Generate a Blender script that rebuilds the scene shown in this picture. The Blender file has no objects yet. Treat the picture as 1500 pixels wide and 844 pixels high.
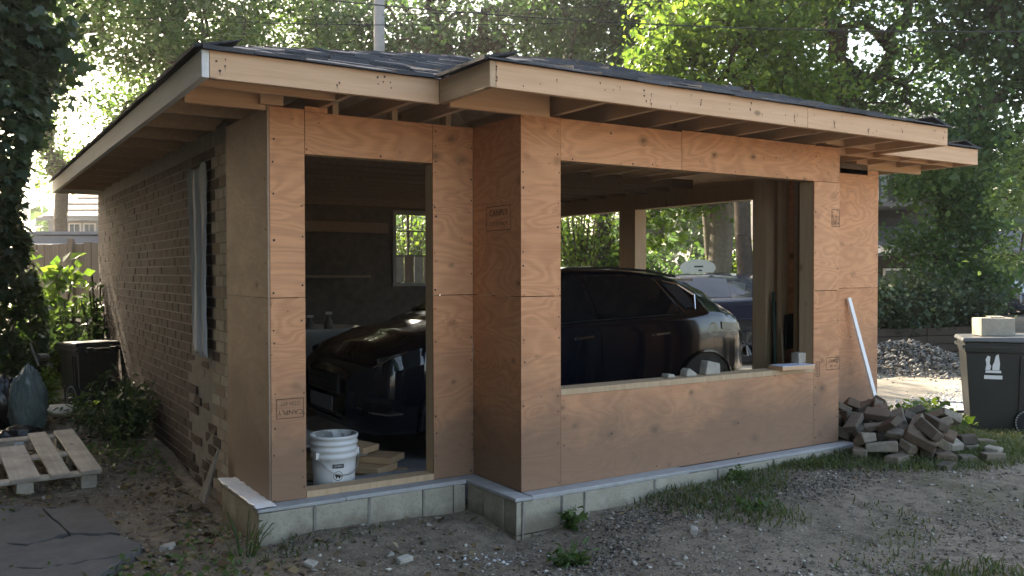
import bpy, bmesh, math, random
import numpy as np
from mathutils import Vector, Matrix
random.seed(7); rng = np.random.default_rng(7)
R = math.radians
scene = bpy.context.scene
C = scene.collection
# ------------------------------------------------------------------ camera
CAM = np.array([-1.6054, -5.1921, 1.3752]); FPX = 1294.15
_a, _b, _r = R(32.475), R(-1.0559), R(-0.088)
FW = np.array([math.sin(_a)*math.cos(_b), math.cos(_a)*math.cos(_b), math.sin(_b)])
_rt = np.array([math.cos(_a), -math.sin(_a), 0.0]); _up = np.cross(_rt, FW)
RT = _rt*math.cos(_r)+_up*math.sin(_r); UP = -_rt*math.sin(_r)+_up*math.cos(_r)
def at(u, v, d):                       # the place d metres out in direction u, v
    return CAM + d*(FW + RT*(u-750)/FPX - UP*(v-422)/FPX)
cd = bpy.data.cameras.new('camera'); co = bpy.data.objects.new('camera', cd); C.objects.link(co)
cd.sensor_width = 36; cd.lens = 36*FPX/1500; cd.clip_start = 0.05; cd.clip_end = 2000
M = Matrix((( RT[0], UP[0], -FW[0], CAM[0]), (RT[1], UP[1], -FW[1], CAM[1]), (RT[2], UP[2], -FW[2], CAM[2]), (0,0,0,1)))
co.matrix_world = M
scene.camera = co
# ------------------------------------------------------------------ light
SUN_EL, SUN_AZ = R(33), R(-9)          # azimuth clockwise from +Y
SDIR = Vector((math.sin(SUN_AZ)*math.cos(SUN_EL), math.cos(SUN_AZ)*math.cos(SUN_EL), math.sin(SUN_EL)))
w = bpy.data.worlds.new('World'); scene.world = w; w.use_nodes = True
nt = w.node_tree; bg = nt.nodes['Background']
sky = nt.nodes.new('ShaderNodeTexSky'); sky.sky_type = 'NISHITA'; sky.sun_disc = False
sky.sun_elevation = SUN_EL; sky.sun_rotation = SUN_AZ; sky.air_density = 1.0; sky.dust_density = 3.0; sky.ozone_density = 1.0
nt.links.new(sky.outputs[0], bg.inputs[0]); bg.inputs[1].default_value = 0.14
sl = bpy.data.lights.new('sun', 'SUN'); sl.energy = 5.0; sl.angle = R(0.53); sl.color = (1, .93, .82)
so = bpy.data.objects.new('sun', sl); C.objects.link(so); so.rotation_euler = SDIR.to_track_quat('Z', 'Y').to_euler()
scene.view_settings.view_transform = 'Standard'; scene.view_settings.look = 'None'
scene.view_settings.exposure = 2.42; scene.view_settings.use_white_balance = True; scene.view_settings.white_balance_temperature = 7600; scene.view_settings.gamma = 1.0
scene.render.engine = 'CYCLES'
scene.cycles.max_bounces = 6; scene.cycles.diffuse_bounces = 4; scene.cycles.transparent_max_bounces = 6
# ------------------------------------------------------------------ node materials
class NT:
    def __init__(s, name):
        s.m = bpy.data.materials.new(name); s.m.use_nodes = True
        s.t = s.m.node_tree; s.n = s.t.nodes; s.b = s.n['Principled BSDF']; s.out = s.n['Material Output']
    def new(s, typ, **kw):
        x = s.n.new(typ)
        for k, v in kw.items():
            if hasattr(x, k): setattr(x, k, v)
        return x
    def put(s, sock, v):
        if isinstance(v, bpy.types.NodeSocket): s.t.links.new(v, sock)
        elif isinstance(v, tuple) and len(v) == 3 and sock.type == 'RGBA': sock.default_value = (*v, 1)
        else: sock.default_value = v
    def math(s, op, a, b=0.0, c=0.0):
        x = s.new('ShaderNodeMath', operation=op); s.put(x.inputs[0], a); s.put(x.inputs[1], b); s.put(x.inputs[2], c); return x.outputs[0]
    def mix(s, f, a, b, mode='MIX'):
        x = s.new('ShaderNodeMixRGB', blend_type=mode); s.put(x.inputs[0], f); s.put(x.inputs[1], a); s.put(x.inputs[2], b); return x.outputs[0]
    def ramp(s, f, lo, hi):
        x = s.new('ShaderNodeMapRange'); s.put(x.inputs[0], f); x.inputs[1].default_value = lo; x.inputs[2].default_value = hi; return x.outputs[0]
    def coord(s, scale=(1,1,1), rnd=True):
        tc = s.new('ShaderNodeTexCoord'); mp = s.new('ShaderNodeMapping'); s.t.links.new(tc.outputs['Object'], mp.inputs[0]); mp.inputs['Scale'].default_value = scale
        if rnd:
            oi = s.new('ShaderNodeObjectInfo'); k = s.math('MULTIPLY', oi.outputs['Random'], 37.0); s.t.links.new(k, mp.inputs['Location'])
        return mp.outputs[0]
    def noise(s, vec, scale, detail=4, rough=.55, dist=0.0):
        x = s.new('ShaderNodeTexNoise'); s.put(x.inputs['Vector'], vec); x.inputs['Scale'].default_value = scale; x.inputs['Detail'].default_value = detail
        x.inputs['Roughness'].default_value = rough; x.inputs['Distortion'].default_value = dist; return x.outputs[0]
    def voro(s, vec, scale, rand=1.0):
        x = s.new('ShaderNodeTexVoronoi'); s.put(x.inputs['Vector'], vec); x.inputs['Scale'].default_value = scale; x.inputs['Randomness'].default_value = rand; return x
    def rnd(s): return s.new('ShaderNodeObjectInfo').outputs['Random']
    def isl(s): return s.new('ShaderNodeNewGeometry').outputs['Random Per Island']
    def bump(s, h, strength=.3, dist=.01):
        x = s.new('ShaderNodeBump'); s.put(x.inputs['Height'], h); x.inputs['Strength'].default_value = strength; x.inputs['Distance'].default_value = dist
        s.t.links.new(x.outputs[0], s.b.inputs['Normal']); return x
    def fin(s, col=None, rough=None, metal=None, spec=None):
        if col is not None: s.put(s.b.inputs['Base Color'], col)
        if rough is not None: s.put(s.b.inputs['Roughness'], rough)
        if metal is not None: s.b.inputs['Metallic'].default_value = metal
        if spec is not None: s.b.inputs['Specular IOR Level'].default_value = spec
        return s.m
def simple(name, col, rough=.6, metal=0., var=.25, scale=8., bump=.0, spec=.5):
    n = NT(name); c = n.coord(); z = n.noise(c, scale, 5); z2 = n.noise(c, scale*6, 3)
    f = n.math('ADD', n.math('MULTIPLY', z, .7), n.math('MULTIPLY', z2, .3))
    k = n.mix(n.ramp(f, .3, .7), tuple(x*(1-var) for x in col), tuple(min(1, x*(1+var)) for x in col))
    if bump: n.bump(z2, bump, .004)
    return n.fin(k, rough, metal, spec)
def plywood(name, a, b, knotc, weather=0.0, knots=.62):
    n = NT(name); tc = n.new('ShaderNodeTexCoord'); sp = n.new('ShaderNodeSeparateXYZ'); n.t.links.new(tc.outputs['Object'], sp.inputs[0])
    rn = n.math('MULTIPLY', n.rnd(), 23.0)
    u = n.math('ADD', n.math('ADD', sp.outputs[0], sp.outputs[1]), rn)
    cb = n.new('ShaderNodeCombineXYZ'); n.put(cb.inputs[0], n.math('MULTIPLY', u, .55)); n.put(cb.inputs[1], n.math('MULTIPLY', sp.outputs[2], 1.5)); n.put(cb.inputs[2], rn)
    v = cb.outputs[0]
    f1 = n.noise(v, 2.2, 2, .5, .6)
    band = n.math('SINE', n.math('MULTIPLY', f1, 95.0)); band = n.ramp(band, -1, 1)
    cb2 = n.new('ShaderNodeCombineXYZ'); n.put(cb2.inputs[0], n.math('MULTIPLY', u, 3.0)); n.put(cb2.inputs[1], n.math('MULTIPLY', sp.outputs[2], 60.0)); n.put(cb2.inputs[2], rn)
    fib = n.noise(cb2.outputs[0], 2.0, 5, .7)
    big = n.noise(v, 1.4, 3)
    f = n.math('ADD', n.math('ADD', n.math('MULTIPLY', band, .20), n.math('MULTIPLY', fib, .55)), n.math('MULTIPLY', big, .45))
    col = n.mix(n.ramp(f, .36, .84), a, b)
    # knots and football patches
    cb3 = n.new('ShaderNodeCombineXYZ'); n.put(cb3.inputs[0], n.math('MULTIPLY', u, .75)); n.put(cb3.inputs[1], sp.outputs[2]); n.put(cb3.inputs[2], 0.0)
    wob = n.noise(cb3.outputs[0], 16, 2); wv = n.new('ShaderNodeVectorMath', operation='MULTIPLY_ADD'); n.put(wv.inputs[0], wob); wv.inputs[1].default_value = (.03,.03,0); n.t.links.new(cb3.outputs[0], wv.inputs[2])
    vo = n.voro(wv.outputs[0], 6.5); sc = n.new('ShaderNodeSeparateColor'); n.t.links.new(vo.outputs['Color'], sc.inputs[0])
    gate = n.math('GREATER_THAN', sc.outputs[0], knots); rad = n.math('MULTIPLY', sc.outputs[1], .11); rad = n.math('ADD', rad, .03)
    d = n.math('DIVIDE', vo.outputs['Distance'], rad)
    kn = n.math('MULTIPLY', gate, n.ramp(d, 1.1, .55)); halo = n.math('MULTIPLY', gate, n.ramp(d, 2.6, .9))
    col = n.mix(n.math('MULTIPLY', halo, .62), col, tuple(x*.7 for x in knotc)); col = n.mix(n.math('MULTIPLY', kn, 1.0), col, tuple(x*.4 for x in knotc))
    # small plugged dots
    vo2 = n.voro(cb3.outputs[0], 17); sc2 = n.new('ShaderNodeSeparateColor'); n.t.links.new(vo2.outputs['Color'], sc2.inputs[0])
    dot = n.math('MULTIPLY', n.math('GREATER_THAN', sc2.outputs[2], .82), n.ramp(vo2.outputs['Distance'], .12, .06))
    col = n.mix(n.math('MULTIPLY', dot, .75), col, tuple(x*.35 for x in knotc))
    if weather:
        g = n.noise(cb3.outputs[0], 3.5, 5, .65); col = n.mix(n.math('MULTIPLY', n.ramp(g, .35, .65), weather), col, (.30, .27, .235))
    mz = n.math('ADD', sp.outputs[2], n.math('MULTIPLY', n.noise(cb3.outputs[0], 2.3, 5, .65), -1.1)); mud_shade = n.ramp(mz, .36, -.34)
    wst = n.ramp(n.noise(cb3.outputs[0], 1.7, 5, .7), .50, .72); col = n.mix(n.math('MULTIPLY', wst, .55), col, tuple(x*.55 for x in b))
    # per-sheet tone
    col = n.mix(.28, col, n.mix(n.rnd(), (.42,.20,.105), (.80,.46,.28)))
    col = n.mix(n.math('MULTIPLY', mud_shade, .80), col, (.175, .120, .088))  # mud stain plus the lower wall's shade, painted darker towards the bottom
    n.bump(f, .15, .003)
    return n.fin(col, .72, spec=.25)
def lumber(name, a, b, knotc, along=0, knots=.75, dirt=0.):
    n = NT(name); tc = n.new('ShaderNodeTexCoord'); sc_ = [26, 26, 26]; sc_[along] = 1.3
    mp = n.new('ShaderNodeMapping'); n.t.links.new(tc.outputs['Object'], mp.inputs[0]); mp.inputs['Scale'].default_value = sc_
    n.t.links.new(n.math('MULTIPLY', n.rnd(), 31.0), mp.inputs['Location'])
    f = n.noise(mp.outputs[0], 1.5, 4, .6, .4)
    mp2 = n.new('ShaderNodeMapping'); n.t.links.new(tc.outputs['Object'], mp2.inputs[0]); s2 = [1, 1, 1]; s2[along] = .55; mp2.inputs['Scale'].default_value = s2
    n.t.links.new(n.math('MULTIPLY', n.rnd(), 11.0), mp2.inputs['Location'])
    vo = n.voro(mp2.outputs[0], 7.0); sc = n.new('ShaderNodeSeparateColor'); n.t.links.new(vo.outputs['Color'], sc.inputs[0])
    gate = n.math('GREATER_THAN', sc.outputs[0], knots)
    kn = n.math('MULTIPLY', gate, n.ramp(vo.outputs['Distance'], .16, .07))
    col = n.mix(n.ramp(f, .3, .7), a, b); col = n.mix(n.math('MULTIPLY', kn, .85), col, knotc)
    col = n.mix(.3, col, n.mix(n.rnd(), a, b))
    if dirt:
        g = n.noise(n.coord(), 5, 4); col = n.mix(n.math('MULTIPLY', n.ramp(g, .4, .65), dirt), col, (.06,.05,.04))
    n.bump(f, .2, .003)
    return n.fin(col, .7, spec=.25)
def leafmat(name, cols, trans=.5, tcol=None):
    n = NT(name); r = n.isl()
    cr = n.new('ShaderNodeValToRGB'); n.t.links.new(r, cr.inputs[0]); e = cr.color_ramp.elements
    e[0].color = (*cols[0], 1); e[1].color = (*cols[-1], 1)
    for i, c in enumerate(cols[1:-1]): x = e.new((i+1)/(len(cols)-1)); x.color = (*c, 1)
    col = cr.outputs[0]
    n.fin(col, .45, spec=.35)
    tr = n.new('ShaderNodeBsdfTranslucent'); tcn = n.mix(1.0, col, tcol or (1.7, 1.75, .9), 'MULTIPLY')
    n.t.links.new(tcn, tr.inputs[0])
    mx = n.new('ShaderNodeMixShader'); mx.inputs[0].default_value = trans
    n.t.links.new(n.b.outputs[0], mx.inputs[1]); n.t.links.new(tr.outputs[0], mx.inputs[2]); n.t.links.new(mx.outputs[0], n.out.inputs[0])
    return n.m
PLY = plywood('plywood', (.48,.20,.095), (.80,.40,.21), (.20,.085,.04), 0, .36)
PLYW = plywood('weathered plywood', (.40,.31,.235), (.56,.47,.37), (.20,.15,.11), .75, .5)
PINE = lumber('pine fascia', (.56,.34,.205), (.72,.48,.315), (.10,.055,.03), 0, .80)
PINEY = lumber('pine along depth', (.46,.32,.21), (.60,.44,.30), (.10,.055,.03), 1, .80)
STUD = lumber('framing lumber', (.42,.29,.18), (.56,.41,.27), (.14,.08,.04), 2, .82)
GREYF = lumber('primed fascia', (.55,.55,.54), (.70,.70,.69), (.2,.18,.17), 1, .85)
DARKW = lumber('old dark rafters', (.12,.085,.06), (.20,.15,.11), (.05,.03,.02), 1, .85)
DECK = simple('roof deck board', (.40,.29,.20), .8, 0, .3, 6)
PALW = lumber('grey pallet wood', (.33,.29,.24), (.50,.45,.38), (.10,.08,.06), 1, .8, .35)
SHED = lumber('fence wood', (.14,.11,.085), (.24,.19,.15), (.06,.05,.04), 2, .85)
def brickmat(name, cols, rough=.9):
    n = NT(name); c = n.coord(); z = n.noise(c, 22, 5); r = n.rnd(); r2 = n.isl(); rr = n.math('FRACT', n.math('ADD', r, r2))
    cr = n.new('ShaderNodeValToRGB'); n.t.links.new(rr, cr.inputs[0]); e = cr.color_ramp.elements
    e[0].color = (*cols[0],1); e[1].color = (*cols[-1],1)
    for i, k in enumerate(cols[1:-1]): x = e.new((i+1)/(len(cols)-1)); x.color = (*k,1)
    col = n.mix(n.math('MULTIPLY', n.ramp(z, .35, .75), .6), cr.outputs[0], tuple(x*.5 for x in cols[0])); n.bump(z, .5, .008)
    return n.fin(col, rough, spec=.2)
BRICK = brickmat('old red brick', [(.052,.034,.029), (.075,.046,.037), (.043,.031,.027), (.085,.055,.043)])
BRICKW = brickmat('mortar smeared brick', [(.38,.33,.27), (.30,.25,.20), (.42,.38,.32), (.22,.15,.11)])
RUBB = brickmat('rubble brick', [(.15,.125,.095), (.25,.21,.165), (.095,.08,.065), (.18,.12,.085), (.31,.28,.235), (.13,.10,.075)])
MORTAR = simple('mortar', (.22,.205,.185), .95, 0, .25, 14, .5, .1)
n = NT('concrete block'); c = n.coord(); z = n.noise(c, 5, 6, .65); z2 = n.noise(c, 70, 3); sp = n.new('ShaderNodeSeparateXYZ'); n.t.links.new(n.coord(rnd=False), sp.inputs[0])
k_ = n.mix(n.ramp(z, .3, .7), (.29,.265,.215), (.41,.375,.31)); k_ = n.mix(n.math('MULTIPLY', n.ramp(z2, .52, .66), .45), k_, (.19,.17,.14)); k_ = n.mix(n.math('MULTIPLY', n.ramp(n.math('ADD', sp.outputs[2], n.math('MULTIPLY', z, .25)), .02, -.09), .7), k_, (.15,.122,.092))
n.bump(z2, .35, .006); CONC = n.fin(k_, .92, spec=.2)
CAP = simple('grey mortar cap', (.36,.36,.365), .85, 0, .14, 11, .3, .2)
FLOOR = simple('garage slab', (.24,.25,.26), .7, 0, .25, 3, .2)
WRAP = simple('white plastic wrap', (.80,.81,.84), .3, 0, .06, 20, .3)
WRAPM = simple('white membrane', (.58,.60,.65), .85, 0, .07, 8, .2, .15)
def shinglemat():
    n = NT('asphalt shingle'); c = n.coord(); z = n.noise(c, 130, 2); z2 = n.noise(c, 5, 3)
    col = n.mix(n.rnd(), (.026,.028,.034), (.085,.09,.105)); col = n.mix(n.math('MULTIPLY', n.ramp(z, .45, .75), .5), col, (.14,.14,.15)); col = n.mix(n.math('MULTIPLY', n.ramp(z2,.5,.8), .3), col, (.015,.015,.018))
    n.bump(z, .5, .004); return n.fin(col, .8, spec=.4)
SHIN = shinglemat()
INK = simple('dark brown stamp ink', (.10,.055,.035), .9)
NAIL = simple('rusty nail head', (.06,.04,.03), .7, .3)
STEEL = simple('galvanised steel', (.45,.46,.48), .4, .9, .15)
LEAF = {
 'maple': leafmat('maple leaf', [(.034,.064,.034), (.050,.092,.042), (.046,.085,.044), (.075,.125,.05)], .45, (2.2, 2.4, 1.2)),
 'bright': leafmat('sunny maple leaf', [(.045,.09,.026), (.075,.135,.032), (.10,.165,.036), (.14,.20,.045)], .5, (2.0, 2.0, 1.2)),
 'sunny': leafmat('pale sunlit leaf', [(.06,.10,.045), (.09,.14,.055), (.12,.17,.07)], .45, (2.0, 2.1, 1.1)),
 'oak': leafmat('oak leaf', [(.032,.064,.034), (.050,.090,.044), (.072,.118,.054)], .42, (2.0, 2.2, 1.2)),
 'yellow': leafmat('light yellow green leaf', [(.045,.085,.036), (.07,.12,.046), (.10,.15,.05)], .45, (2.3, 2.5, 1.2)),
 'hedge': leafmat('hedge leaf', [(.036,.058,.038), (.048,.076,.046), (.062,.095,.054), (.10,.135,.075)], .3),
 'ivy': leafmat('ivy leaf', [(.025,.05,.022), (.035,.065,.03), (.03,.05,.028), (.05,.085,.03)], .3),
 'weed': leafmat('weed leaf', [(.05,.09,.03), (.07,.12,.035), (.09,.13,.05)], .4),
 'bush': leafmat('bush leaf', [(.05,.10,.025), (.09,.15,.03), (.12,.17,.04)], .5),
}
BARK = simple('bark', (.075,.06,.048), .95, 0, .4, 14, .8, .1)
BARKL = simple('pale bark', (.20,.18,.15), .95, 0, .3, 14, .8, .1)
# ------------------------------------------------------------------ mesh helpers
def mesh_np(name, V, F):
    V = np.asarray(V, dtype=np.float32).reshape(-1, 3); F = np.asarray(F, dtype=np.int32); k = F.shape[1]
    me = bpy.data.meshes.new(name); me.vertices.add(len(V)); me.vertices.foreach_set('co', V.ravel())
    me.loops.add(F.size); me.loops.foreach_set('vertex_index', F.ravel())
    me.polygons.add(len(F)); me.polygons.foreach_set('loop_start', np.arange(0, F.size, k, dtype=np.int32)); me.polygons.foreach_set('loop_total', np.full(len(F), k, dtype=np.int32))
    me.update(calc_edges=True); me.validate(); return me
def smooth(me):
    me.polygons.foreach_set('use_smooth', np.ones(len(me.polygons), dtype=bool)); return me
def link(name, me, mat=None, parent=None, kind=None, loc=None, rot=None):
    if mat is not None and len(me.materials) == 0: me.materials.append(mat)
    o = bpy.data.objects.new(name, me); C.objects.link(o)
    if parent is not None: o.parent = parent
    if kind: o['kind'] = kind
    if loc is not None: o.location = loc
    if rot is not None: o.rotation_euler = rot
    return o
def tag(o, label, cat, group=None):
    o['label'] = label; o['category'] = cat
    if group: o['group'] = group
    return o
def thing(name, label, cat, loc=(0,0,0), rz=0., group=None, rot=None):
    o = bpy.data.objects.new(name, None); C.objects.link(o); o.location = loc; o.rotation_euler = rot if rot is not None else (0,0,rz); o.empty_display_size = .1
    return tag(o, label, cat, group)
def struct(name, me, mat): return link(name, me, mat, kind='structure')
class MB:
    def __init__(s): s.v = []; s.f = []
    def add(s, V, F):
        k = len(s.v); s.v += [tuple(p) for p in V]; s.f += [tuple(i+k for i in f) for f in F]; return s
    def box(s, a, b, jit=0., rot=None, c=None):
        (x0,y0,z0), (x1,y1,z1) = a, b
        V = [(x0,y0,z0),(x1,y0,z0),(x1,y1,z0),(x0,y1,z0),(x0,y0,z1),(x1,y0,z1),(x1,y1,z1),(x0,y1,z1)]
        if jit: V = [tuple(q+random.uniform(-jit, jit) for q in p) for p in V]
        if rot is not None: V = [tuple(rot @ Vector(p)) for p in V]
        if c is not None: V = [tuple(p[i]+c[i] for i in range(3)) for p in V]
        return s.add(V, [(0,3,2,1),(4,5,6,7),(0,1,5,4),(1,2,6,5),(2,3,7,6),(3,0,4,7)])
    def tube(s, pts, rad, n=8, caps=True):
        P = [Vector(p) for p in pts]; rs = rad if isinstance(rad, (list, tuple)) else [rad]*len(P); V = []; F = []
        ref = None
        for i, p in enumerate(P):
            t = ((P[min(i+1, len(P)-1)]-P[max(i-1, 0)])).normalized()
            if ref is None: ref = t.orthogonal().normalized()
            ref = (ref - t*ref.dot(t)).normalized(); bi = t.cross(ref)
            for k in range(n):
                a = 2*math.pi*k/n; V.append(p + (ref*math.cos(a)+bi*math.sin(a))*rs[i])
        for i in range(len(P)-1):
            for k in range(n): F.append((i*n+k, i*n+(k+1)%n, (i+1)*n+(k+1)%n, (i+1)*n+k))
        if caps: F.append(tuple(range(n-1, -1, -1))); F.append(tuple((len(P)-1)*n+k for k in range(n)))
        return s.add(V, F)
    def lathe(s, prof, n=32, c=(0,0,0)):
        V = []; F = []
        for r, z in prof:
            for k in range(n): a = 2*math.pi*k/n; V.append((c[0]+r*math.cos(a), c[1]+r*math.sin(a), c[2]+z))
        for i in range(len(prof)-1):
            for k in range(n): F.append((i*n+k, i*n+(k+1)%n, (i+1)*n+(k+1)%n, (i+1)*n+k))
        return s.add(V, F)
    def prism(s, poly, d, fn):           # 2D polygon -> slab of thickness d through fn(u, v, w)
        n = len(poly); V = [fn(u, v, 0) for u, v in poly]+[fn(u, v, d) for u, v in poly]
        F = [tuple(range(n-1, -1, -1)), tuple(range(n, 2*n))]+[(i, (i+1)%n, n+(i+1)%n, n+i) for i in range(n)]
        return s.add(V, F)
    def mesh(s, name): 
        me = bpy.data.meshes.new(name); me.from_pydata(s.v, [], s.f); me.update(); return me
def bxp(name, a, b, mat, parent, jit=0., kind=None): return link(name, MB().box(a, b, jit).mesh(name), mat, parent, kind)
def bevel(o, wd=.004, seg=2):
    m = o.modifiers.new('bevel', 'BEVEL'); m.width = wd; m.segments = seg; m.limit_method = 'ANGLE'; return o
def hashnoise(x, y, s, seed=0):
    r = np.random.default_rng(seed); o = 0
    for k in range(7):
        a = r.uniform(0, 6.283); f = s*(.6+.9*r.random()); ph = r.uniform(0, 6.283); o = o + np.sin((x*np.cos(a)+y*np.sin(a))*f+ph+1.3*np.sin((y*np.cos(a)-x*np.sin(a))*f*.6+ph*2))
    return o/7
def text_mesh(txt, size, name='text'):
    cu = bpy.data.curves.new(name, 'FONT'); cu.body = txt; cu.size = size; cu.align_x = 'CENTER'; cu.align_y = 'CENTER'; cu.extrude = .0004
    ob = bpy.data.objects.new(name, cu); C.objects.link(ob)
    dg = bpy.context.evaluated_depsgraph_get(); me = bpy.data.meshes.new_from_object(ob.evaluated_get(dg)); bpy.data.objects.remove(ob); bpy.data.curves.remove(cu)
    return me
# ------------------------------------------------------------------ ground
CP = np.array([(-.35,.7,-.27),(-.2,-.25,-.23),(.3,-.25,-.17),(1.15,-.25,-.20),(1.25,-.85,-.26),(2,-.85,-.16),(2.6,-.85,-.105),(3.6,-.85,-.08),(4.6,-.85,-.06),(5.2,-1.2,-.09),(5.9,-.3,-.08),
 (7.6,.2,-.32),(7,-1,-.25),(9,1,-.34),(12,3,-.30),(30,10,-.1),(0,-3,-.25),(3,-3,-.2),(5.5,-3,-.22),(-1.5,2,-.22),(-.4,3,-.14),(-.4,5,-.12),(-1.2,5,-.18),(-1.6,0,-.27),(-4,20,-.1),(0,10,-.1),(-.6,1.5,-.24),(15,-10,-.3),(14,8,-.2),(-15,5,-.2),(8,20,-.2)])
def gz(x, y, detail=True):
    x = np.asarray(x, float); y = np.asarray(y, float)
    d2 = (x[..., None]-CP[:,0])**2+(y[..., None]-CP[:,1])**2+.02; wt = d2**-1.6; z = (wt*CP[:,2]).sum(-1)/wt.sum(-1)
    if detail:
        near = np.exp(-((x-2)**2+(y-1)**2)/150.)
        z = z + near*(.012*hashnoise(x, y, 5, 1)+.008*hashnoise(x, y, 14, 2)+.005*hashnoise(x, y, 37, 3))
    ins = (np.clip((x+.02)/.1, 0, 1)*np.clip((5.75-x)/.1, 0, 1)*np.clip((y-.05)/.1, 0, 1)*np.clip((7.0-y)/.1, 0, 1))
    bay = (np.clip((x-1.4)/.1, 0, 1)*np.clip((4.4-x)/.1, 0, 1)*np.clip((y+.55)/.1, 0, 1)*np.clip((.2-y)/.1, 0, 1))
    return z-.25*np.maximum(ins, bay)
def axis(lo, hi, step, far):
    a = np.arange(lo, hi+1e-6, step); g = step; out = [a[-1]]; 
    while out[-1] < far: g *= 1.22; out.append(out[-1]+g)
    g = step; lo_ = [a[0]]
    while lo_[-1] > -far: g *= 1.22; lo_.append(lo_[-1]-g)
    return np.array(lo_[:0:-1]+list(a)+out[1:])
gxs = axis(-2.5, 9, .04, 700); gys = axis(-3.6, 7, .04, 700)
GX, GY = np.meshgrid(gxs, gys); GZ = gz(GX, GY)
def gridmesh(name, X, Y, Z):
    n, m = X.shape; I = np.arange(n*m).reshape(n, m); F = np.stack([I[:-1,:-1], I[:-1,1:], I[1:,1:], I[1:,:-1]], -1).reshape(-1, 4)
    return smooth(mesh_np(name, np.stack([X, Y, Z], -1), F))
def groundmat():
    n = NT('bare dirt'); c = n.coord(rnd=False); z = n.noise(c, 1.1, 5); z2 = n.noise(c, 9, 6, .65); z3 = n.noise(c, 60, 3, .6)
    col = n.mix(n.ramp(z, .35, .65), (.17,.135,.098), (.27,.222,.168)); col = n.mix(n.math('MULTIPLY', n.ramp(z2, .42, .62), .75), col, (.085,.07,.055))
    col = n.mix(n.math('MULTIPLY', n.ramp(z3, .48, .68), .6), col, (.34,.30,.25))
    g = n.noise(c, .9, 4, .6); sp = n.new('ShaderNodeSeparateXYZ'); n.t.links.new(c, sp.inputs[0])
    gf = n.math('MULTIPLY', n.ramp(g, .48, .62), n.ramp(sp.outputs[0], 1.5, 4.5)); col = n.mix(n.math('MULTIPLY', gf, .5), col, (.085,.10,.05))
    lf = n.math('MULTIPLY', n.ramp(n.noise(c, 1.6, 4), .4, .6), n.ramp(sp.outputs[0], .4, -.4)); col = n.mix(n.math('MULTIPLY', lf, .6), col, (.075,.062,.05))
    n.bump(n.math('ADD', n.math('MULTIPLY', z2, .7), n.math('MULTIPLY', z3, .4)), .8, .03)
    return n.fin(col, .95, spec=.15)
struct('ground', gridmesh('ground', GX, GY, GZ), groundmat())
# ------------------------------------------------------------------ garage
W1, J, XW, XR, YB, H = 1.387, .596, 4.449, 5.80, 7.13, 2.35
FT, FB = 2.512, 2.368
G = thing('garage', 'half rebuilt garage with bare plywood front, old brick side wall and black shingle roof', 'garage')
def part(name, a, b, mat, jit=0.): return bxp(name, a, b, mat, G, jit)
T = .013; g = .0022
# plywood sheets of the street front: left of the jog
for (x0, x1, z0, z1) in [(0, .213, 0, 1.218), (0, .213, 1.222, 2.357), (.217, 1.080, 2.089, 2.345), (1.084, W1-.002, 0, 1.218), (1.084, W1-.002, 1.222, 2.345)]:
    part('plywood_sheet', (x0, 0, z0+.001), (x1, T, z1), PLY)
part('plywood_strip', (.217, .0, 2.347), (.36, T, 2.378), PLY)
# jog return facing the yard
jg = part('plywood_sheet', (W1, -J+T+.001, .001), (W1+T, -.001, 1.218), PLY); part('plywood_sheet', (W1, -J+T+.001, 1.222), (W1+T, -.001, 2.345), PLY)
jg['label'] = 'lower plywood sheet of the narrow return wall'
WX0, WX1, WZ0, WZ1 = 1.6908, 4.1407, .62, 2.085
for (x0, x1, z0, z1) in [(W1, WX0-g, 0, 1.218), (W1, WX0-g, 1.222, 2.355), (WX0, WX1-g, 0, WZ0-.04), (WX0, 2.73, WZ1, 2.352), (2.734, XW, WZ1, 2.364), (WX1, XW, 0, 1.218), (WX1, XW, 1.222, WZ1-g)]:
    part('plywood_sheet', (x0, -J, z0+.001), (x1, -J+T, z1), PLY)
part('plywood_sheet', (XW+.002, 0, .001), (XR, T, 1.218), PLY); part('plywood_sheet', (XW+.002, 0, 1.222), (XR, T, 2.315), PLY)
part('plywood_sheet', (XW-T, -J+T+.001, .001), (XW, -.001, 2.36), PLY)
# weathered side sheets
for z0, z1 in ((0.002, 1.218), (1.222, 2.36)):
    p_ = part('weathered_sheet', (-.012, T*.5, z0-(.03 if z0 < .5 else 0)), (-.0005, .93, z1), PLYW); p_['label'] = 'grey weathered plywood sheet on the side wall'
# nails along the sheet edges
nb = MB()
def nails_line(p, q, nrm, step=.15):
    p, q, nrm = Vector(p), Vector(q), Vector(nrm); L = (q-p).length; k = max(2, int(L/step)); u = nrm.orthogonal().normalized(); v = nrm.cross(u)
    for i in range(k+1):
        if random.random() < .28: continue
        c = p.lerp(q, (i+random.uniform(-.3,.3))/k)+(q-p).normalized()*random.uniform(-.03, .03)+Vector((random.uniform(-.006,.006) if nrm.x == 0 else 0, random.uniform(-.006,.006) if nrm.y == 0 else 0, random.uniform(-.008,.008)))
        r = random.uniform(.0045, .0085); pts = [c+nrm*.0015+(u*math.cos(a)+v*math.sin(a))*r for a in [k2*math.pi/3 for k2 in range(6)]]
        nb.add(pts, [tuple(range(6))])
for x in (.02, .195, 1.1, 1.37): nails_line((x, 0, .03), (x, 0, 2.3), (0,-1,0))
for x in (W1+.02, WX0-.02, WX0+.02, WX1+.02, XW-.02): nails_line((x, -J, .03), (x, -J, 2.3) if not WX0 < x < WX1 else (x, -J, .58), (0,-1,0))
for x in (2.1, 2.5, 2.9, 3.3, 3.7): nails_line((x, -J, .05), (x, -J, .56), (0,-1,0), .2); nails_line((x, -J, 2.12), (x, -J, 2.33), (0,-1,0), .12)
for x in (XW+.05, 4.95, 5.4, XR-.02): nails_line((x, 0, .05), (x, 0, 2.28), (0,-1,0), .22)
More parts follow.
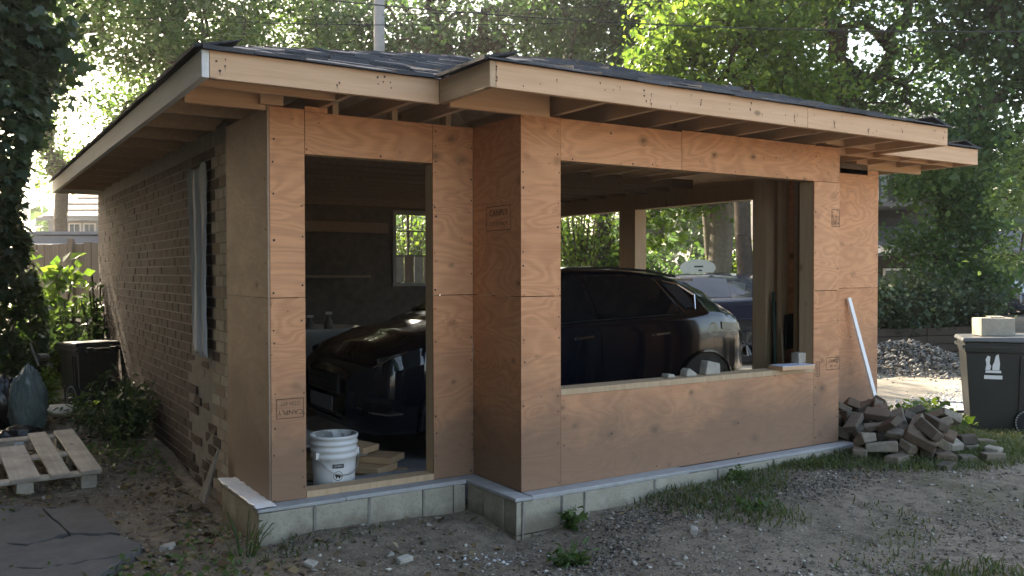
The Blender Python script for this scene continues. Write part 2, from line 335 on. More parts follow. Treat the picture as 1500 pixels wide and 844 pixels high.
nails_line((.25,0,2.11), (1.05,0,2.11), (0,-1,0), .2); nails_line((WX0+.05,-J,2.10), (WX1-.05,-J,2.10), (0,-1,0), .25)
for y in (.05, .9): nails_line((-.012, y, .05), (-.012, y, 2.3), (-1,0,0), .18)
BY0M = -1.1140
def mark(x, y, z, r, streak=0.):
    pts = [(x+r*math.cos(a)*random.uniform(.7,1.2), y, z+r*math.sin(a)*random.uniform(.7,1.3)) for a in [k2*math.pi/4 for k2 in range(8)]]; nb.add(pts, [tuple(range(8))])
    if streak: nb.add([(x-r*.5, y-.0002, z), (x+r*.4, y-.0002, z), (x+r*.15+random.uniform(-.004,.004), y-.0002, z-streak)], [(0,2,1)])
for k in range(30):
    x = random.uniform(.95, 5.0)
    mark(x, BY0M, random.uniform(2.39, 2.495), random.uniform(.0025, .0055), random.choice((0,0,.012,.025)))
for x in (.88, .91, 1.95, 2.0, 2.42, 2.86, 3.28, 3.7, 4.1, 4.5, 5.04):
    for q in range(3): mark(x+random.uniform(-.02,.02), BY0M, random.uniform(2.39,2.49), random.uniform(.004,.007), random.choice((0,.015,.03)))
for x in (-.43, -.40, .22, .45, .50, .53):
    for q in range(2): mark(x+random.uniform(-.015,.015), -.5360, random.uniform(2.39,2.49), random.uniform(.004,.007), random.choice((0,.015,.03)))
nl = link('nail_head', nb.mesh('nails'), NAIL, G, kind='stuff')
# nail bleed and dents on fascias
# framing: sill plates, jambs, posts, studs
part('sill_plate', (.215, -.004, .001), (1.082, .12, .040), STUD)
part('window_sill', (WX0, -J-.002, WZ0-.038), (WX1-g, -J+.15, WZ0), STUD)
for x in (.215-.038+.0, 1.085): part('door_jamb', (x, T+.001, .042), (x+.037, T+.10, 2.088), STUD)
part('door_header', (.18, T+.001, 2.092), (1.12, T+.09, 2.33), STUD)
part('window_header', (W1+.05, -J+T+.001, WZ1+.003), (XW-.06, -J+.10, 2.33), STUD)
for x in (WX0-.04, WX1+.004): part('window_jamb', (x, -J+T+.001, .0), (x+.036, -J+.145, WZ1), STUD)
for x in (WX0+.4*k for k in range(1, 6)): part('stud', (x, -J+T+.001, .04), (x+.038, -J+.10, WZ0-.04), STUD)
for y in (-.43, -.27, -.10): part('stud', (XW-.11, y, .0), (XW-T-.001, y+.038, 2.3), STUD)
for y in (-.30, -.06): part('stud', (W1+T+.001, y, .0), (W1+.11, y+.038, 2.3), STUD)
part('post', (4.285, .02, -.2), (4.323, .16, 2.3), STUD); part('post', (4.325, .022, -.2), (4.433, .16, 2.3), STUD); part('inner_sheathing', (4.30, .17, -.2), (4.66, .18, 2.3), DECK)

for x in (4.6, 5.0, 5.4, 5.7): part('stud', (x, T+.001, .0), (x+.038, T+.10, 2.3), STUD)
part('top_plate', (1.14, T+.002, 2.30), (W1+.02, T+.10, 2.345), STUD)
# right hand wall with two vehicle openings
part('corner_wall', (XR-.14, .02, -.2), (XR-.001, .28, 2.13), STUD)
part('opening_post', (XR-.16, 3.32, -.2), (XR+.02, 3.63, 2.148), STUD)
part('opening_header', (XR-.15, .02, 2.15), (XR, 7.0, 2.366), STUD)
part('end_pier', (XR-.16, 6.1, -.2), (XR, 7.0, 2.148), BRICK)
# floor
part('floor_slab', (.02, .10, -.34), (XR+.05, 7.05, -.2), FLOOR)
part('floor_ledge', (.12, .101, -.34), (1.35, .50, -.03), FLOOR)
# foundation: cap and blocks, each block a part
E_ = .12
fnd = link('foundation', MB().box((-E_+.03, .02-E_+.03, -.45), (W1-E_, .10, -.024)).box((W1-E_+.03, -J-E_+.03, -.45), (XW-.02, -J+.15, -.024)).box((-E_+.03, .1, -.45), (.05, .68, -.024)).box((XW-.01, -.1, -.45),(XR, .1, -.024)).mesh('foundation'), MORTAR, G)
def cap(a, b):
    return bevel(link('ledge_cap', MB().box(a, b, .003).mesh('cap'), CAP, G), .006)
for a, b in [((-E_, -E_, -.024), (.42, -.0005, .0)), ((.422, -E_, -.024), (W1-E_-.002, -.0005, .001)), ((W1-E_, -J-E_, -.024), (W1-.001, -.0005, .0)), ((W1, -J-E_, -.024), (2.7, -J-.0005, .001)), ((2.702, -J-E_, -.024), (XW+.06, -J-.0005, .0)), ((-E_, .0, -.024), (-.013, .70, .0))]: cap(a, b)
def block(a, b): return bevel(link('concrete_block', MB().box(a, b, .002).mesh('block'), CONC, fnd), .005)
def blockrow(xs, y0, y1, zt=-.026):
    for k in range(2):
        zb = zt-.205*(k+1)+.005
        for i in range(len(xs)-1): block((xs[i]+.003, y0, zb), (xs[i+1]-.003, y1, zt-.205*k))
blockrow([-E_+.002, .221, .572, .944, 1.168, W1-E_-.006], -E_+.003, -E_+.16)
blockrow([W1-E_+.003, 1.317, 1.608, 1.789, 2.38, 2.97, 3.55, 4.0, XW+.055], -J-E_+.003, -J-E_+.14)
for k in range(2):
    zb = -.026-.205*(k+1)+.005; zt = -.026-.205*k
    block((W1-E_+.003, -J-E_+.15, zb), (W1-E_+.14, -.33, zt)); block((W1-E_+.003, -.324, zb), (W1-E_+.14, -E_, zt))
    block((-E_+.003, -E_+.17, zb), (-E_+.14, .35, zt)); block((-E_+.003, .356, zb), (-E_+.14, .69, zt))
mq = MB()
for x in (.221, .572, .944): mq.box((x-.006, -E_-.004, -.30), (x+.007, -E_+.02, -.03), .004)
for x in (1.317, 1.608, 1.789, 2.38, 2.97, 3.55, 4.0): mq.box((x-.006, -J-E_-.004, -.30), (x+.007, -J-E_+.02, -.03), .004)
link('mortar_joint', mq.mesh('joints'), MORTAR, fnd, kind='stuff')
# brick side wall
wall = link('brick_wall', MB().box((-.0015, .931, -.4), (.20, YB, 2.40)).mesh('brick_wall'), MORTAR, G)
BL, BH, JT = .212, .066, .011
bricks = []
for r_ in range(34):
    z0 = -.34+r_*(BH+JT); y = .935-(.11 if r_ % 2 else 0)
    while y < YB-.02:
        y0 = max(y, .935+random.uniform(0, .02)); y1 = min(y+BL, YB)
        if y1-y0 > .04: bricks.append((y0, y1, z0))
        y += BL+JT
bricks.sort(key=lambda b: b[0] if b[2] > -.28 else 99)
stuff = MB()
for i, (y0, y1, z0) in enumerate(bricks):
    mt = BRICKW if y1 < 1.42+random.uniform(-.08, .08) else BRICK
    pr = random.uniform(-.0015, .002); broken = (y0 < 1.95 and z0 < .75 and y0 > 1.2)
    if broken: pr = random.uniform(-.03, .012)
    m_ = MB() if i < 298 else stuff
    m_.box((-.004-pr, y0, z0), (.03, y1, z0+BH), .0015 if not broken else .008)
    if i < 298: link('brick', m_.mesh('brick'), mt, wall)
sb = link('far_brick', stuff.mesh('far_bricks'), BRICK, wall, kind='stuff')
# rear wall with a window hole
rx0, rx1, rz0, rz1 = 4.02, 4.85, 1.20, 2.26
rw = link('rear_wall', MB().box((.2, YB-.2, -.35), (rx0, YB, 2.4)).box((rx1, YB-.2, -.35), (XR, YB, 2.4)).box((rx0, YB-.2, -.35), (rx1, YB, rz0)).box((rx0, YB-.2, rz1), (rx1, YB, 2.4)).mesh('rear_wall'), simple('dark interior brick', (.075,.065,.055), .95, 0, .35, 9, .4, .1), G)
wf = link('window_frame', MB().box((rx0-.03, YB-.23, rz1-.03),(rx1+.03, YB-.205, rz1+.04)).box((rx0-.04, YB-.23, rz0-.04),(rx1+.04, YB-.205, rz0+.01)).box((rx0-.035, YB-.229, rz0),(rx0+.02, YB-.204, rz1)).box((rx0+.22, YB-.19, 1.62),(rx0+.25, YB-.16, rz1)).box((rx0, YB-.19, 1.60),(rx1, YB-.16, 1.63)).box((rx0, YB-.188, 1.98),(rx1, YB-.162, 2.0)).mesh('frame'), simple('old white paint', (.16,.16,.15), .7), rw)
for k in range(5): bxp('board', (rx0+.03+k*.165, YB-.15, rz0+.02), (rx0+.17+k*.165, YB-.13, 1.60), SHED if k % 2 else simple('pale board', (.34,.33,.31), .8), rw)
# interior shelves and clutter boards fixed to the brick
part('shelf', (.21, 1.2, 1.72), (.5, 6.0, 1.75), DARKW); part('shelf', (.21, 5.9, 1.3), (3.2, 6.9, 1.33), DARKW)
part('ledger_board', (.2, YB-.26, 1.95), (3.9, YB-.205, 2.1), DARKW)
# membrane and ledge wrap
def crumple(name, nu, nv, fn, mat, parent, amp=.01, seed=1, th=.0015):
    U, Vv = np.meshgrid(np.linspace(0,1,nu), np.linspace(0,1,nv)); P = fn(U, Vv); 
    me = gridmesh(name, P[0], P[1], P[2]); o = link(name, me, mat, parent); m = o.modifiers.new('thick', 'SOLIDIFY'); m.thickness = th; return o
def memb(u, v):
    y = 1.40+(.38+.14*v)*u+.02*np.sin(v*3.2)*u; z = .80+.03*np.sin(u*7)+1.36*v
    x = -.030-.013*np.sin(u*12+v*1.2)-.007*np.sin(u*27-v*1.5)-.006*np.sin(v*5+u*3)-.002*np.sin(v*40+u*21)-.02*(1-v)*u; return x, y, z-.05*(u<.5)*(v<.05)
mw = crumple('house_wrap', 30, 40, memb, WRAPM, G); mw['label'] = 'hanging strip of white membrane over the brick'
def lw(u, v):
    y = -.11+.86*v; x = -.128+.122*u; z = .006+.010*hashnoise(u*.12*3, v*.86*3, 14, 5)+.006*hashnoise(u*.3, v*2, 40, 6)+.004; 
    return x, y, np.maximum(z, .003)
lwo = crumple('ledge_wrap', 12, 60, lw, WRAP, G); lwo['label'] = 'crumpled shiny white wrap on the foundation ledge'
# ------------------------------------------------------------------ roof
PT = .32
RX0, RX1, RY0, RY1 = -.512, 6.535, -.535, 7.28; BX0, BX1, BY0 = .852, 5.095, -1.113
def zm(x, y): return FT+PT*np.minimum(np.minimum(x-RX0, RX1-x), np.minimum(y-RY0, RY1-y))
def zb(x, y): return FT+PT*np.minimum(np.minimum(x-BX0, BX1-x), y-BY0)
def zroof(x, y): return np.maximum(np.where(y >= RY0-1e-6, zm(x, y), -9), np.where((x >= BX0-1e-6) & (x <= BX1+1e-6), zb(x, y), -9))
rxs = np.unique(np.concatenate([np.arange(RX0, RX1, .09), [RX1, BX0, BX1]])); rys = np.unique(np.concatenate([np.arange(BY0, RY1, .09), [RY0, RY1]]))
rmb = MB(); idx = {}
def rv(i, j, dz):
    k = (i, j, dz)
    if k not in idx: idx[k] = len(rmb.v); rmb.v.append((rxs[i], rys[j], float(zroof(rxs[i], rys[j]))+dz))
    return idx[k]
cells = set()
for i in range(len(rxs)-1):
    for j in range(len(rys)-1):
        cx, cy = (rxs[i]+rxs[i+1])/2, (rys[j]+rys[j+1])/2
        if (cy > RY0) or (BX0 < cx < BX1): cells.add((i, j))
for (i, j) in cells:
    rmb.f.append((rv(i,j,0.001), rv(i+1,j,.001), rv(i+1,j+1,.001), rv(i,j+1,.001)))
roof = link('roof', rmb.mesh('roof'), SHIN, G)
dmb = MB(); 
for (i, j) in cells:
    q = [(i,j),(i,j+1),(i+1,j+1),(i+1,j)]; dmb.add([(rxs[a], rys[b], float(zroof(rxs[a], rys[b]))-.016) for a, b in q], [(0,1,2,3)])
link('roof_deck', dmb.mesh('deck'), DECK, G)
# shingles: every tab a piece lying on the slope that faces the yard, butts overhanging the fascia
EXP, TW = .14, .30
def tab(x0, x1, y, plane, first):
    z = lambda yy: FT+PT*(yy-plane); y0 = y-(.035 if first else 0); dz = .006+random.uniform(0, .007); tb = .005+random.uniform(0,.006); j = random.uniform(-.008, .008); k_ = random.choice((0, 0, .004, .010, .016))
    V = [(x0+.002, y0+j, z(y0)+dz), (x1-.002, y0+j, z(y0)+dz+random.uniform(-.003,.004)), (x1-.002, y+.17, z(y+.17)+.003), (x0+.002, y+.17, z(y+.17)+.003)]
    V += [(p[0], p[1], p[2]+tb+(k_ if q < 2 else 0)) for q, p in enumerate(V)]
    return V, [(0,3,2,1),(4,5,6,7),(0,1,5,4),(1,2,6,5),(2,3,7,6),(3,0,4,7)]
tabs = []
for row in range(24):                              # main front slope, left of the bay
    y = RY0+row*EXP; xl = RX0+(y-RY0); off = (row*.137) % TW; x = RX0-off
    while x < 6.9:
        x1 = x+TW*random.uniform(.8, 1.0)
        xr = BX0+(y-RY0)
        if xr > BX1: xr = 99
        a, b = max(x, xl-.02), min(x1, xr+.02 if x < xr else 0, RX1-(y-RY0))
        if b-a > .04 and (x < 3.5): tabs.append((a, b, y, RY0, row == 0, -row))
        x = x1
for row in range(26):
    y = BY0+row*EXP; xl = max(BX0+(y-BY0), RX0); off = (row*.121) % TW; x = BX0-off-TW
    while x < BX1:
        x1 = x+TW*random.uniform(.8, 1.0); a, b = max(x, xl-.02), min(x1, BX1-(y-BY0)+.02)
        if b-a > .04: tabs.append((a, b, y, BY0, row == 0, -row+4))
        x = x1
tabs.sort(key=lambda t: -t[5]); rest = MB()
for i, (a, b, y, pl, f, _) in enumerate(tabs):
    V, F = tab(a, b, y, pl, f)
    if i < 298: link('shingle', MB().add(V, F).mesh('shingle'), SHIN, roof)
    else: rest.add(V, F)
if rest.v: link('upper_shingle', rest.mesh('upper_shingles'), SHIN, roof, kind='stuff')
# drip course along the other eaves and hip caps
dr = MB()
def eave(p, q, out):
    p, q, out = Vector(p), Vector(q), Vector(out); L = (q-p).length; n = max(2, int(L/.16))
    for i in range(n):
        a, b = p.lerp(q, i/n), p.lerp(q, (i+1)/n); w1 = random.uniform(.022, .036); t1 = random.uniform(.016, .024); up = Vector((0,0,1)); inn = -out*.2+up*.2*PT
        lo = up*.004; V = [a+out*w1+lo, b+out*w1+lo, b+inn+lo, a+inn+lo, a+out*w1+lo+up*t1, b+out*w1+lo+up*t1, b+inn+lo+up*t1*.5, a+inn+lo+up*t1*.5]
        dr.add(V, [(0,3,2,1),(4,5,6,7),(0,1,5,4),(1,2,6,5),(2,3,7,6),(3,0,4,7)])
eave((RX0, RY1, FT), (RX0, RY0, FT), (-1,0,0)); eave((BX0, RY0, FT), (BX0, BY0, FT), (-1,0,0)); eave((BX1, BY0, FT), (BX1, RY0, FT), (1,0,0)); eave((RX1, RY0, FT), (RX1, RY1, FT), (1,0,0)); eave((BX1+.05, RY0, FT), (RX1, RY0, FT), (0,-1,0))
link('edge_shingle', dr.mesh('edge_shingles'), SHIN, roof, kind='stuff')
# hip caps following the rising corner
for (hx, hy, n) in ((RX0, RY0, 24), (BX0, BY0, 14)):
    for k in range(n):
        s = .02+k*.14; c = Vector((hx+s, hy+s, FT+PT*s+.012)); h_ = MB()
        
        rp = lambda dx, dy: (c.x+dx, c.y+dy, FT+PT*min(c.x+dx-hx, c.y+dy-hy)+.010)
        A = [rp(-.02, -.02), rp(.13, -.02), rp(.28, .14), rp(.15, .15), rp(-.02, .13), rp(.14, .28)]
        h_.add(A+[(p[0], p[1], p[2]+.008) for p in A], [(0,1,2,3),(0,3,5,4),(6,9,8,7),(6,10,11,9),(0,6,7,1),(0,4,10,6),(1,7,8,2),(4,5,11,10)])
        link('hip_shingle', h_.mesh('hip'), SHIN, roof)
# fascias
def fascia(a, b, mat, lab=None):
    o = part('fascia_board', a, b, mat); bevel(o, .003)
    if lab: o['label'] = lab
    return o
th = .038
fascia((BX0+th+.002, BY0, FB), (3.42, BY0+th, FT), PINE); fascia((3.423, BY0, FB+.001), (BX1, BY0+th, FT-.001), PINE)
fascia((RX0+th+.002, RY0, FB), (BX0-.001, RY0+th, FT), PINE); fascia((BX1+.001, RY0, FB), (RX1, RY0+th, FT), PINE)
fascia((BX0, BY0, FB+.001), (BX0+th, RY0-.001, FT-.001), PINEY); fascia((BX1-th, BY0+th+.001, FB), (BX1, RY0, FT), PINEY)
fascia((RX0, RY0, FB+.001), (RX0+th, 3.4, FT-.001), GREYF, 'grey primed fascia board along the side eave'); fascia((RX0, 3.403, FB), (RX0+th, RY1, FT), GREYF, 'grey primed fascia board along the side eave')
fascia((RX0+th, RY1-th, FB), (RX1, RY1, FT), GREYF); fascia((RX1-th, RY0+th+.001, FB), (RX1, RY1-th-.001, FT), PINEY)
# level joists running out to the fascia, and lookouts along the sides
def joist(a, b, mat): return bxp('joist', a, b, mat, G, .0015)
for k in range(11):
    x = 1.66+k*.405+random.uniform(-.01, .01)
    if x < BX1-.1: joist((x, BY0+th+.001, FB+.006), (x+.038, 2.2, FB+.122), PINEY)
for x in (.30, .68, 1.05): joist((x, RY0+th+.001, FB+.006), (x+.038, 2.2, FB+.122), PINEY)
for x in (5.28, 5.66, 6.1): joist((x, RY0+th+.001, FB+.006), (x+.038, .6, FB+.122), PINEY)
for k in range(11): part('lookout', (RX0+th+.001, .62+.6*k, FB+.006), (.18, .658+.6*k, FB+.12), PINEY)
part('outrigger', (RX0+th+.001, .016, 2.335), (-.016, .054, 2.485), PINE); part('outrigger', (RX0+th+.001, RY0+.25, FB+.006), (.30, RY0+.288, FB+.12), PINE)
part('outrigger', (BX0+th+.001, -J-.001, 2.348), (1.604, -J+.037, 2.49), PINE)
part('outrigger', (4.28, -J-.001, 2.388), (BX1-th-.001, -J+.037, 2.49), PINE); part('outrigger', (XR-.3, .016, 2.33), (RX1-th-.001, .054, 2.46), PINE); part('outrigger', (XW+.02, RY0+.22, FB+.006), (RX1-th-.001, RY0+.258, FB+.12), PINE)
part('block', (-.06, -.03, 2.362), (.075, .012, 2.43), PINE)
part('soffit_board', (4.6, BY0+th+.003, FB+.124), (BX1-th-.002, RY0, FB+.134), DECK)
# blocking pieces above the front header
for x in (.40, .80, 1.19): part('cripple', (x, T+.002, 2.348), (x+.038, T+.09, 2.60), STUD)
# inside: ceiling ties and a beam, rafters of the upper roof
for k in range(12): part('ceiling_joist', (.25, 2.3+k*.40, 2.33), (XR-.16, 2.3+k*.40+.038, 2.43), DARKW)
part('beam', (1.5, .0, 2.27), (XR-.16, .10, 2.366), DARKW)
# stamps printed on the plywood
def stamp(lines, w, h, place, name='mill_stamp'):
    b = MB(); t = .004
    for a, c in (((-w/2,-h/2),(w/2,-h/2+t)), ((-w/2,h/2-t),(w/2,h/2)), ((-w/2,-h/2+t),(-w/2+t,h/2-t)), ((w/2-t,-h/2+t),(w/2,h/2-t))):
        b.add([(a[0],a[1],0),(c[0],a[1],0),(c[0],c[1],0),(a[0],c[1],0)], [(0,1,2,3)])
    for (txt, s, cx, cy) in lines:
        me = text_mesh(txt, s); vs = [(v.co.x+cx, v.co.y+cy, 0) for v in me.vertices]; b.add(vs, [tuple(p.vertices) for p in me.polygons if p.normal.z > .5])
    o = link(name, b.mesh(name), INK, G); o.matrix_local = place; return o
def face_front(x, y, z, rot=0): return Matrix.Translation((x, y, z)) @ Matrix.Rotation(R(90), 4, 'X') @ Matrix.Rotation(R(rot), 4, 'Z')
def face_left(x, y, z, rot=0): return Matrix.Translation((x, y, z)) @ Matrix.Rotation(R(-90), 4, 'Z') @ Matrix.Rotation(R(90), 4, 'X') @ Matrix.Rotation(R(rot), 4, 'Z')
stamp([('CANPLY', .034, .01, .02), ('DFP 12.5', .02, 0, -.02)], .17, .10, face_front(4.375, -J-.0015, .635))
stamp([('CANPLY', .026, -.0, .0)], .12, .045, face_front(4.19, -J-.0015, .60, 90))
stamp([('CANPLY', .03, 0, .03), ('COFI', .026, 0, -.005), ('EXT', .022, 0, -.035)], .14, .10, face_front(4.40, -J-.0015, 1.80, 90))
stamp([('CANPLY', .042, 0, .022), ('COFI 077', .03, 0, -.03)], .17, .12, face_front(.115, -.0015, .555, 180))
stamp([('CANPLY', .06, 0, .035), ('COFI EXTERIOR', .03, 0, -.035)], .30, .16, face_left(W1-.0015, -.33, 1.72, 0))
# ------------------------------------------------------------------ vehicles
def paint(name, col, rough=.12, metal=.0):
    n = NT(name); n.fin(col, rough, metal, .5); n.b.inputs['Coat Weight'].default_value = .6; n.b.inputs['Coat Roughness'].default_value = .04; return n.m
BLACKP = paint('black car paint', (.006,.007,.012)); NAVYP = paint('dark navy car paint', (.012,.016,.035)); SILVP = paint('grey blue car paint', (.018,.023,.038), .2, .1)
def glassm(name, col): n = NT(name); return n.fin(col, .03, 0, .6)
GLASS = glassm('tinted car glass', (.008,.010,.013)); GLASSL = glassm('light tinted car glass', (.035,.045,.06))
CHROME = simple('chrome trim', (.75,.75,.77), .12, 1., .03)
RUBBER = simple('tyre rubber', (.015,.015,.016), .85); DARKPL = simple('dark plastic trim', (.012,.012,.013), .5)
RIM = simple('alloy rim', (.12,.125,.13), .35, .8, .08)
REDL = glassm('red lamp lens', (.30,.015,.015)); CLEARL = glassm('clear lamp lens', (.07,.07,.08)); LAMPD = glassm('dark lamp lens', (.02,.022,.025))
SUV_T = np.array([ # u, w, z0, zbelt, y6, z6, z7
 (0,.50,.34,.66,.34,.70,.72),(.06,.70,.26,.74,.50,.80,.82),(.2,.83,.22,.84,.58,.92,.95),(.5,.91,.21,.95,.64,1.03,1.06),(.95,.93,.2,1.03,.70,1.10,1.14),(1.2,.93,.2,1.05,.71,1.20,1.23),
 (1.75,.93,.2,1.07,.62,1.50,1.54),(2.2,.93,.2,1.09,.60,1.575,1.62),(2.9,.93,.2,1.11,.585,1.575,1.63),(3.4,.93,.21,1.13,.565,1.53,1.59),(3.78,.92,.22,1.16,.55,1.45,1.50),(4.0,.90,.24,1.15,.60,1.33,1.37),(4.22,.86,.3,1.10,.62,1.16,1.19),(4.34,.80,.34,1.0,.60,1.04,1.06),(4.40,.66,.4,.86,.5,.9,.92)])
def car(name, label, loc, rz, pm, gm, cat='car', group=None, L=4.40, hs=1.0, full=True, plate=None):
    t = thing(name, label, cat, loc, rz, group)
    tb = SUV_T.copy(); tb[:,0] *= L/4.40; tb[:,3:4] *= (hs+1)/2; tb[:,5:] = tb[:,5:]*hs
    us = np.unique(np.concatenate([np.linspace(0, L, 60), tb[:,0]])); P = np.stack([np.interp(us, tb[:,0], tb[:,k]) for k in range(7)], 1)
    for _ in range(3): P[1:-1,1:] = .25*P[:-2,1:]+.5*P[1:-1,1:]+.25*P[2:,1:]
    def ring(p):
        u, w_, z0, zb_, y6, z6, z7 = p; pts = [(0,z0),(.80*w_,z0),(.93*w_,z0+.05),(.985*w_,z0+.16),(w_,z0+.34),(w_*.995,zb_*.78+.05),(w_*.975,zb_-.05),(w_*.95,zb_)]
        ya, za = w_*.925, zb_+.015
        for q in (0, .33, .66, 1.): pts.append((ya+(y6-ya)*q+.02*math.sin(math.pi*q), za+(z6-za)*q))
        for q in (.3, .65, 1.): pts.append((y6*(1-q), z6+(z7-z6)*math.sin(q*math.pi/2)))
        return pts
    V = []; n = 0
    for p in P:
        h = ring(p); full_ = [(-y, z) for y, z in h]+[(y, z) for y, z in h[-2:0:-1]]; n = len(full_); V += [(p[0], y, z) for y, z in full_]
    F = [(i*n+k, i*n+(k+1)%n, (i+1)*n+(k+1)%n, (i+1)*n+k) for i in range(len(P)-1) for k in range(n)]
    mb = MB().add(V, F); mb.f.append(tuple(range(n))); mb.f.append(tuple((len(P)-1)*n+k for k in range(n-1, -1, -1)))
    body = link('body', smooth(mb.mesh('body')), pm, t)
    Pi = lambda u: np.array([np.interp(u, us, P[:,k]) for k in range(7)])
    def side(u, q, s, off=.006):
        p = Pi(u); ya, za = p[1]*.925, p[3]+.015; return (u, s*(ya+(p[4]-ya)*q+.02*math.sin(math.pi*q)+off), za+(p[5]-za)*q)
    def flank(u, z, s, off=.006):
        p = Pi(u); h = ring(p)[1:8]; return (u, s*(float(np.interp(z, [b for a,b in h], [a for a,b in h]))+off), z)
    k = L/4.4
    def pane(nm, u0, u1, u2, u3, s, q0=.06, q1=.90, m=gm):      # bottom u0..u1, top u3..u2
        N = 7; V = []; 
        for j in range(4):
            q = q0+(q1-q0)*j/3
            for i in range(N): ub = u0+(u1-u0)*i/(N-1); ut = u3+(u2-u3)*i/(N-1); V.append(side((ub+(ut-ub)*j/3)*k, q, s))
        return link(nm, smooth(MB().add(V, [(j*N+i, j*N+i+1, (j+1)*N+i+1, (j+1)*N+i) for j in range(3) for i in range(N-1)]).mesh(nm)), m, t)
    for s in (-1, 1):
        pane('side_window', 1.42, 2.30, 2.27, 1.92, s); pane('side_window', 2.36, 3.40, 3.20, 2.33, s); pane('quarter_window', 3.48, 3.62, 3.58, 3.32, s, .16, .80, GLASSL if full else gm)
        if full:
            pts = [side(3.34*k, .86, s, .012), side(3.56*k, .84, s, .012), side(3.70*k, .55, s, .012), side(3.60*k, .10, s, .012)]
            link('chrome_trim', MB().tube(pts, [.006,.012,.016,.007], 6).mesh('trim'), CHROME, t)
            link('chrome_trim', MB().tube([side(3.24*k, .88, s, .01), side(3.44*k, .05, s, .01)], .005, 6).mesh('trim'), CHROME, t)
            link('chrome_trim', MB().tube([side(u*k, .03, s, .008) for u in (1.4, 1.8, 2.2, 2.6, 3.0, 3.3)], .006, 6).mesh('trim'), DARKPL, t)
            for (ua, ub) in ((1.45, 2.32), (2.34, 3.25)):          # doors: a thin raised skin with its own gap
                V = []; N = 6; zz = [.34, .5, .7, .9, 1.0]
                for z in zz:
                    for i in range(N): V.append(flank((ua+(ub-ua)*i/(N-1))*k, z, s, .004))
                dr_ = link('door', smooth(MB().add(V, [(j*N+i, j*N+i+1, (j+1)*N+i+1, (j+1)*N+i) for j in range(4) for i in range(N-1)]).mesh('door')), pm, t)
                link('door_handle', MB().tube([flank((ub-.26)*k, .965, s, .03), flank((ub-.09)*k, .975, s, .03)], .012, 6).mesh('handle'), CHROME, dr_)
            mm = flank(1.38*k, 1.0, s, 0); mr = MB(); mr.lathe([(0.0,-.075),(.05,-.065),(.075,-.02),(.075,.03),(.05,.07),(0,.08)], 12); 
            for i, v in enumerate(mr.v): mr.v[i] = (mm[0]+v[0]*.8+.05, mm[1]+s*(.10+v[1]*1.2), mm[2]+.13+v[2]*.9)
            link('wing_mirror', smooth(mr.mesh('mirror')), pm, t)
            link('roof_rail', MB().tube([(u*k, s*(Pi(u*k)[4]-.01), Pi(u*k)[5]+.035) for u in (1.9, 2.2, 2.7, 3.2, 3.6)], .013, 6).mesh('rail'), DARKPL, t)
        # lamps
        V = []; 
        for z in (.74, .80, .87):
            for u in (.16, .30, .45, .62): 
                zz = z+(u-.16)*.22; V.append(flank(u*k, zz*(hs+1)/2, s, .008))
        hl = link('headlight', smooth(MB().add(V, [(j*4+i, j*4+i+1, j*4+i+5, j*4+i+4) for j in range(2) for i in range(3)]).mesh('headlight')), LAMPD, t)
        if full: link('headlight_trim', MB().tube([flank(u*k, z, s, .013) for u, z in ((.14,.80),(.24,.865),(.36,.91),(.40,.925))], .007, 6).mesh('hl_trim'), CHROME, hl)
        V = []
        for j, z in enumerate((.97, 1.01, 1.045)):
            for i, u in enumerate((3.92, 4.08, 4.2, 4.30)): V.append(flank(u*k, (z+(.02 if i == 0 else 0))*(hs+1)/2-(.02 if i==3 else 0), s, .010))
        link('tail_light', smooth(MB().add(V, [(j*4+i, j*4+i+1, j*4+i+5, j*4+i+4) for j in range(2) for i in range(3)]).mesh('tail')), CLEARL if cat == 'car' and full else (REDL if name == 'parked_sedan' else LAMPD), t)
        if full: link('fog_light_trim', MB().tube([flank(u*k, z, s, .012) for u, z in ((.05,.47),(.12,.43),(.22,.415),(.34,.42))], .009, 6).mesh('fog'), CHROME, t); link('sill_trim', MB().tube([flank(u*k, .27, s, .006) for u in (1.3, 2., 2.9)], .010, 6).mesh('sill'), CHROME, t)
        for uw in (.90, 3.68):
            c = flank(uw*k, .36, s, 0); a_ = MB(); nn = 28
            ar = [(uw*k+.415*math.cos(a), .36+.415*math.sin(a)) for a in [math.pi*(-.12+1.24*i/nn) for i in range(nn+1)]]
            a_.add([flank(x, max(z, .22), s, .007) for x, z in ar]+[flank(uw*k, .40, s, .007)], [(i, i+1, nn+1) if s < 0 else (i+1, i, nn+1) for i in range(nn)])
            link('wheel_arch', a_.mesh('arch'), DARKPL, t)
            link('arch_lip', MB().tube([flank(x, max(z, .22), s, .01) for x, z in ar], .016, 6).mesh('lip'), pm, t)
            wh = MB(); wh.lathe([(.20,-.10),(.30,-.11),(.345,-.08),(.35,0),(.345,.08),(.30,.11),(.20,.10)], 28)
            y = s*(abs(c[1])-.085); R_ = Matrix.Rotation(R(90), 3, 'X')
            def tr(m):
                m.v = [tuple(R_ @ Vector(v)+Vector((uw*k, y, .35))) for v in m.v]; return m
            tyre = link('wheel', smooth(tr(wh).mesh('tyre')), RUBBER, t)
            rm = MB().lathe([(.0,-.03),(.03,-.03),(.03,.03),(0,.03)], 10)
            for q in range(5):
                a = q*2*math.pi/5
                for e in (-.2, .2):
                    rm.tube([(.02*math.cos(a), .02*math.sin(a), -s*.085), (.21*math.cos(a+e*.6), .21*math.sin(a+e*.6), -s*.095)], .018, 5)
            rm.lathe([(.19,-.10),(.215,-.105),(.215,.105),(.19,.10)], 24); link('rim', tr(rm).mesh('rim'), RIM, tyre)
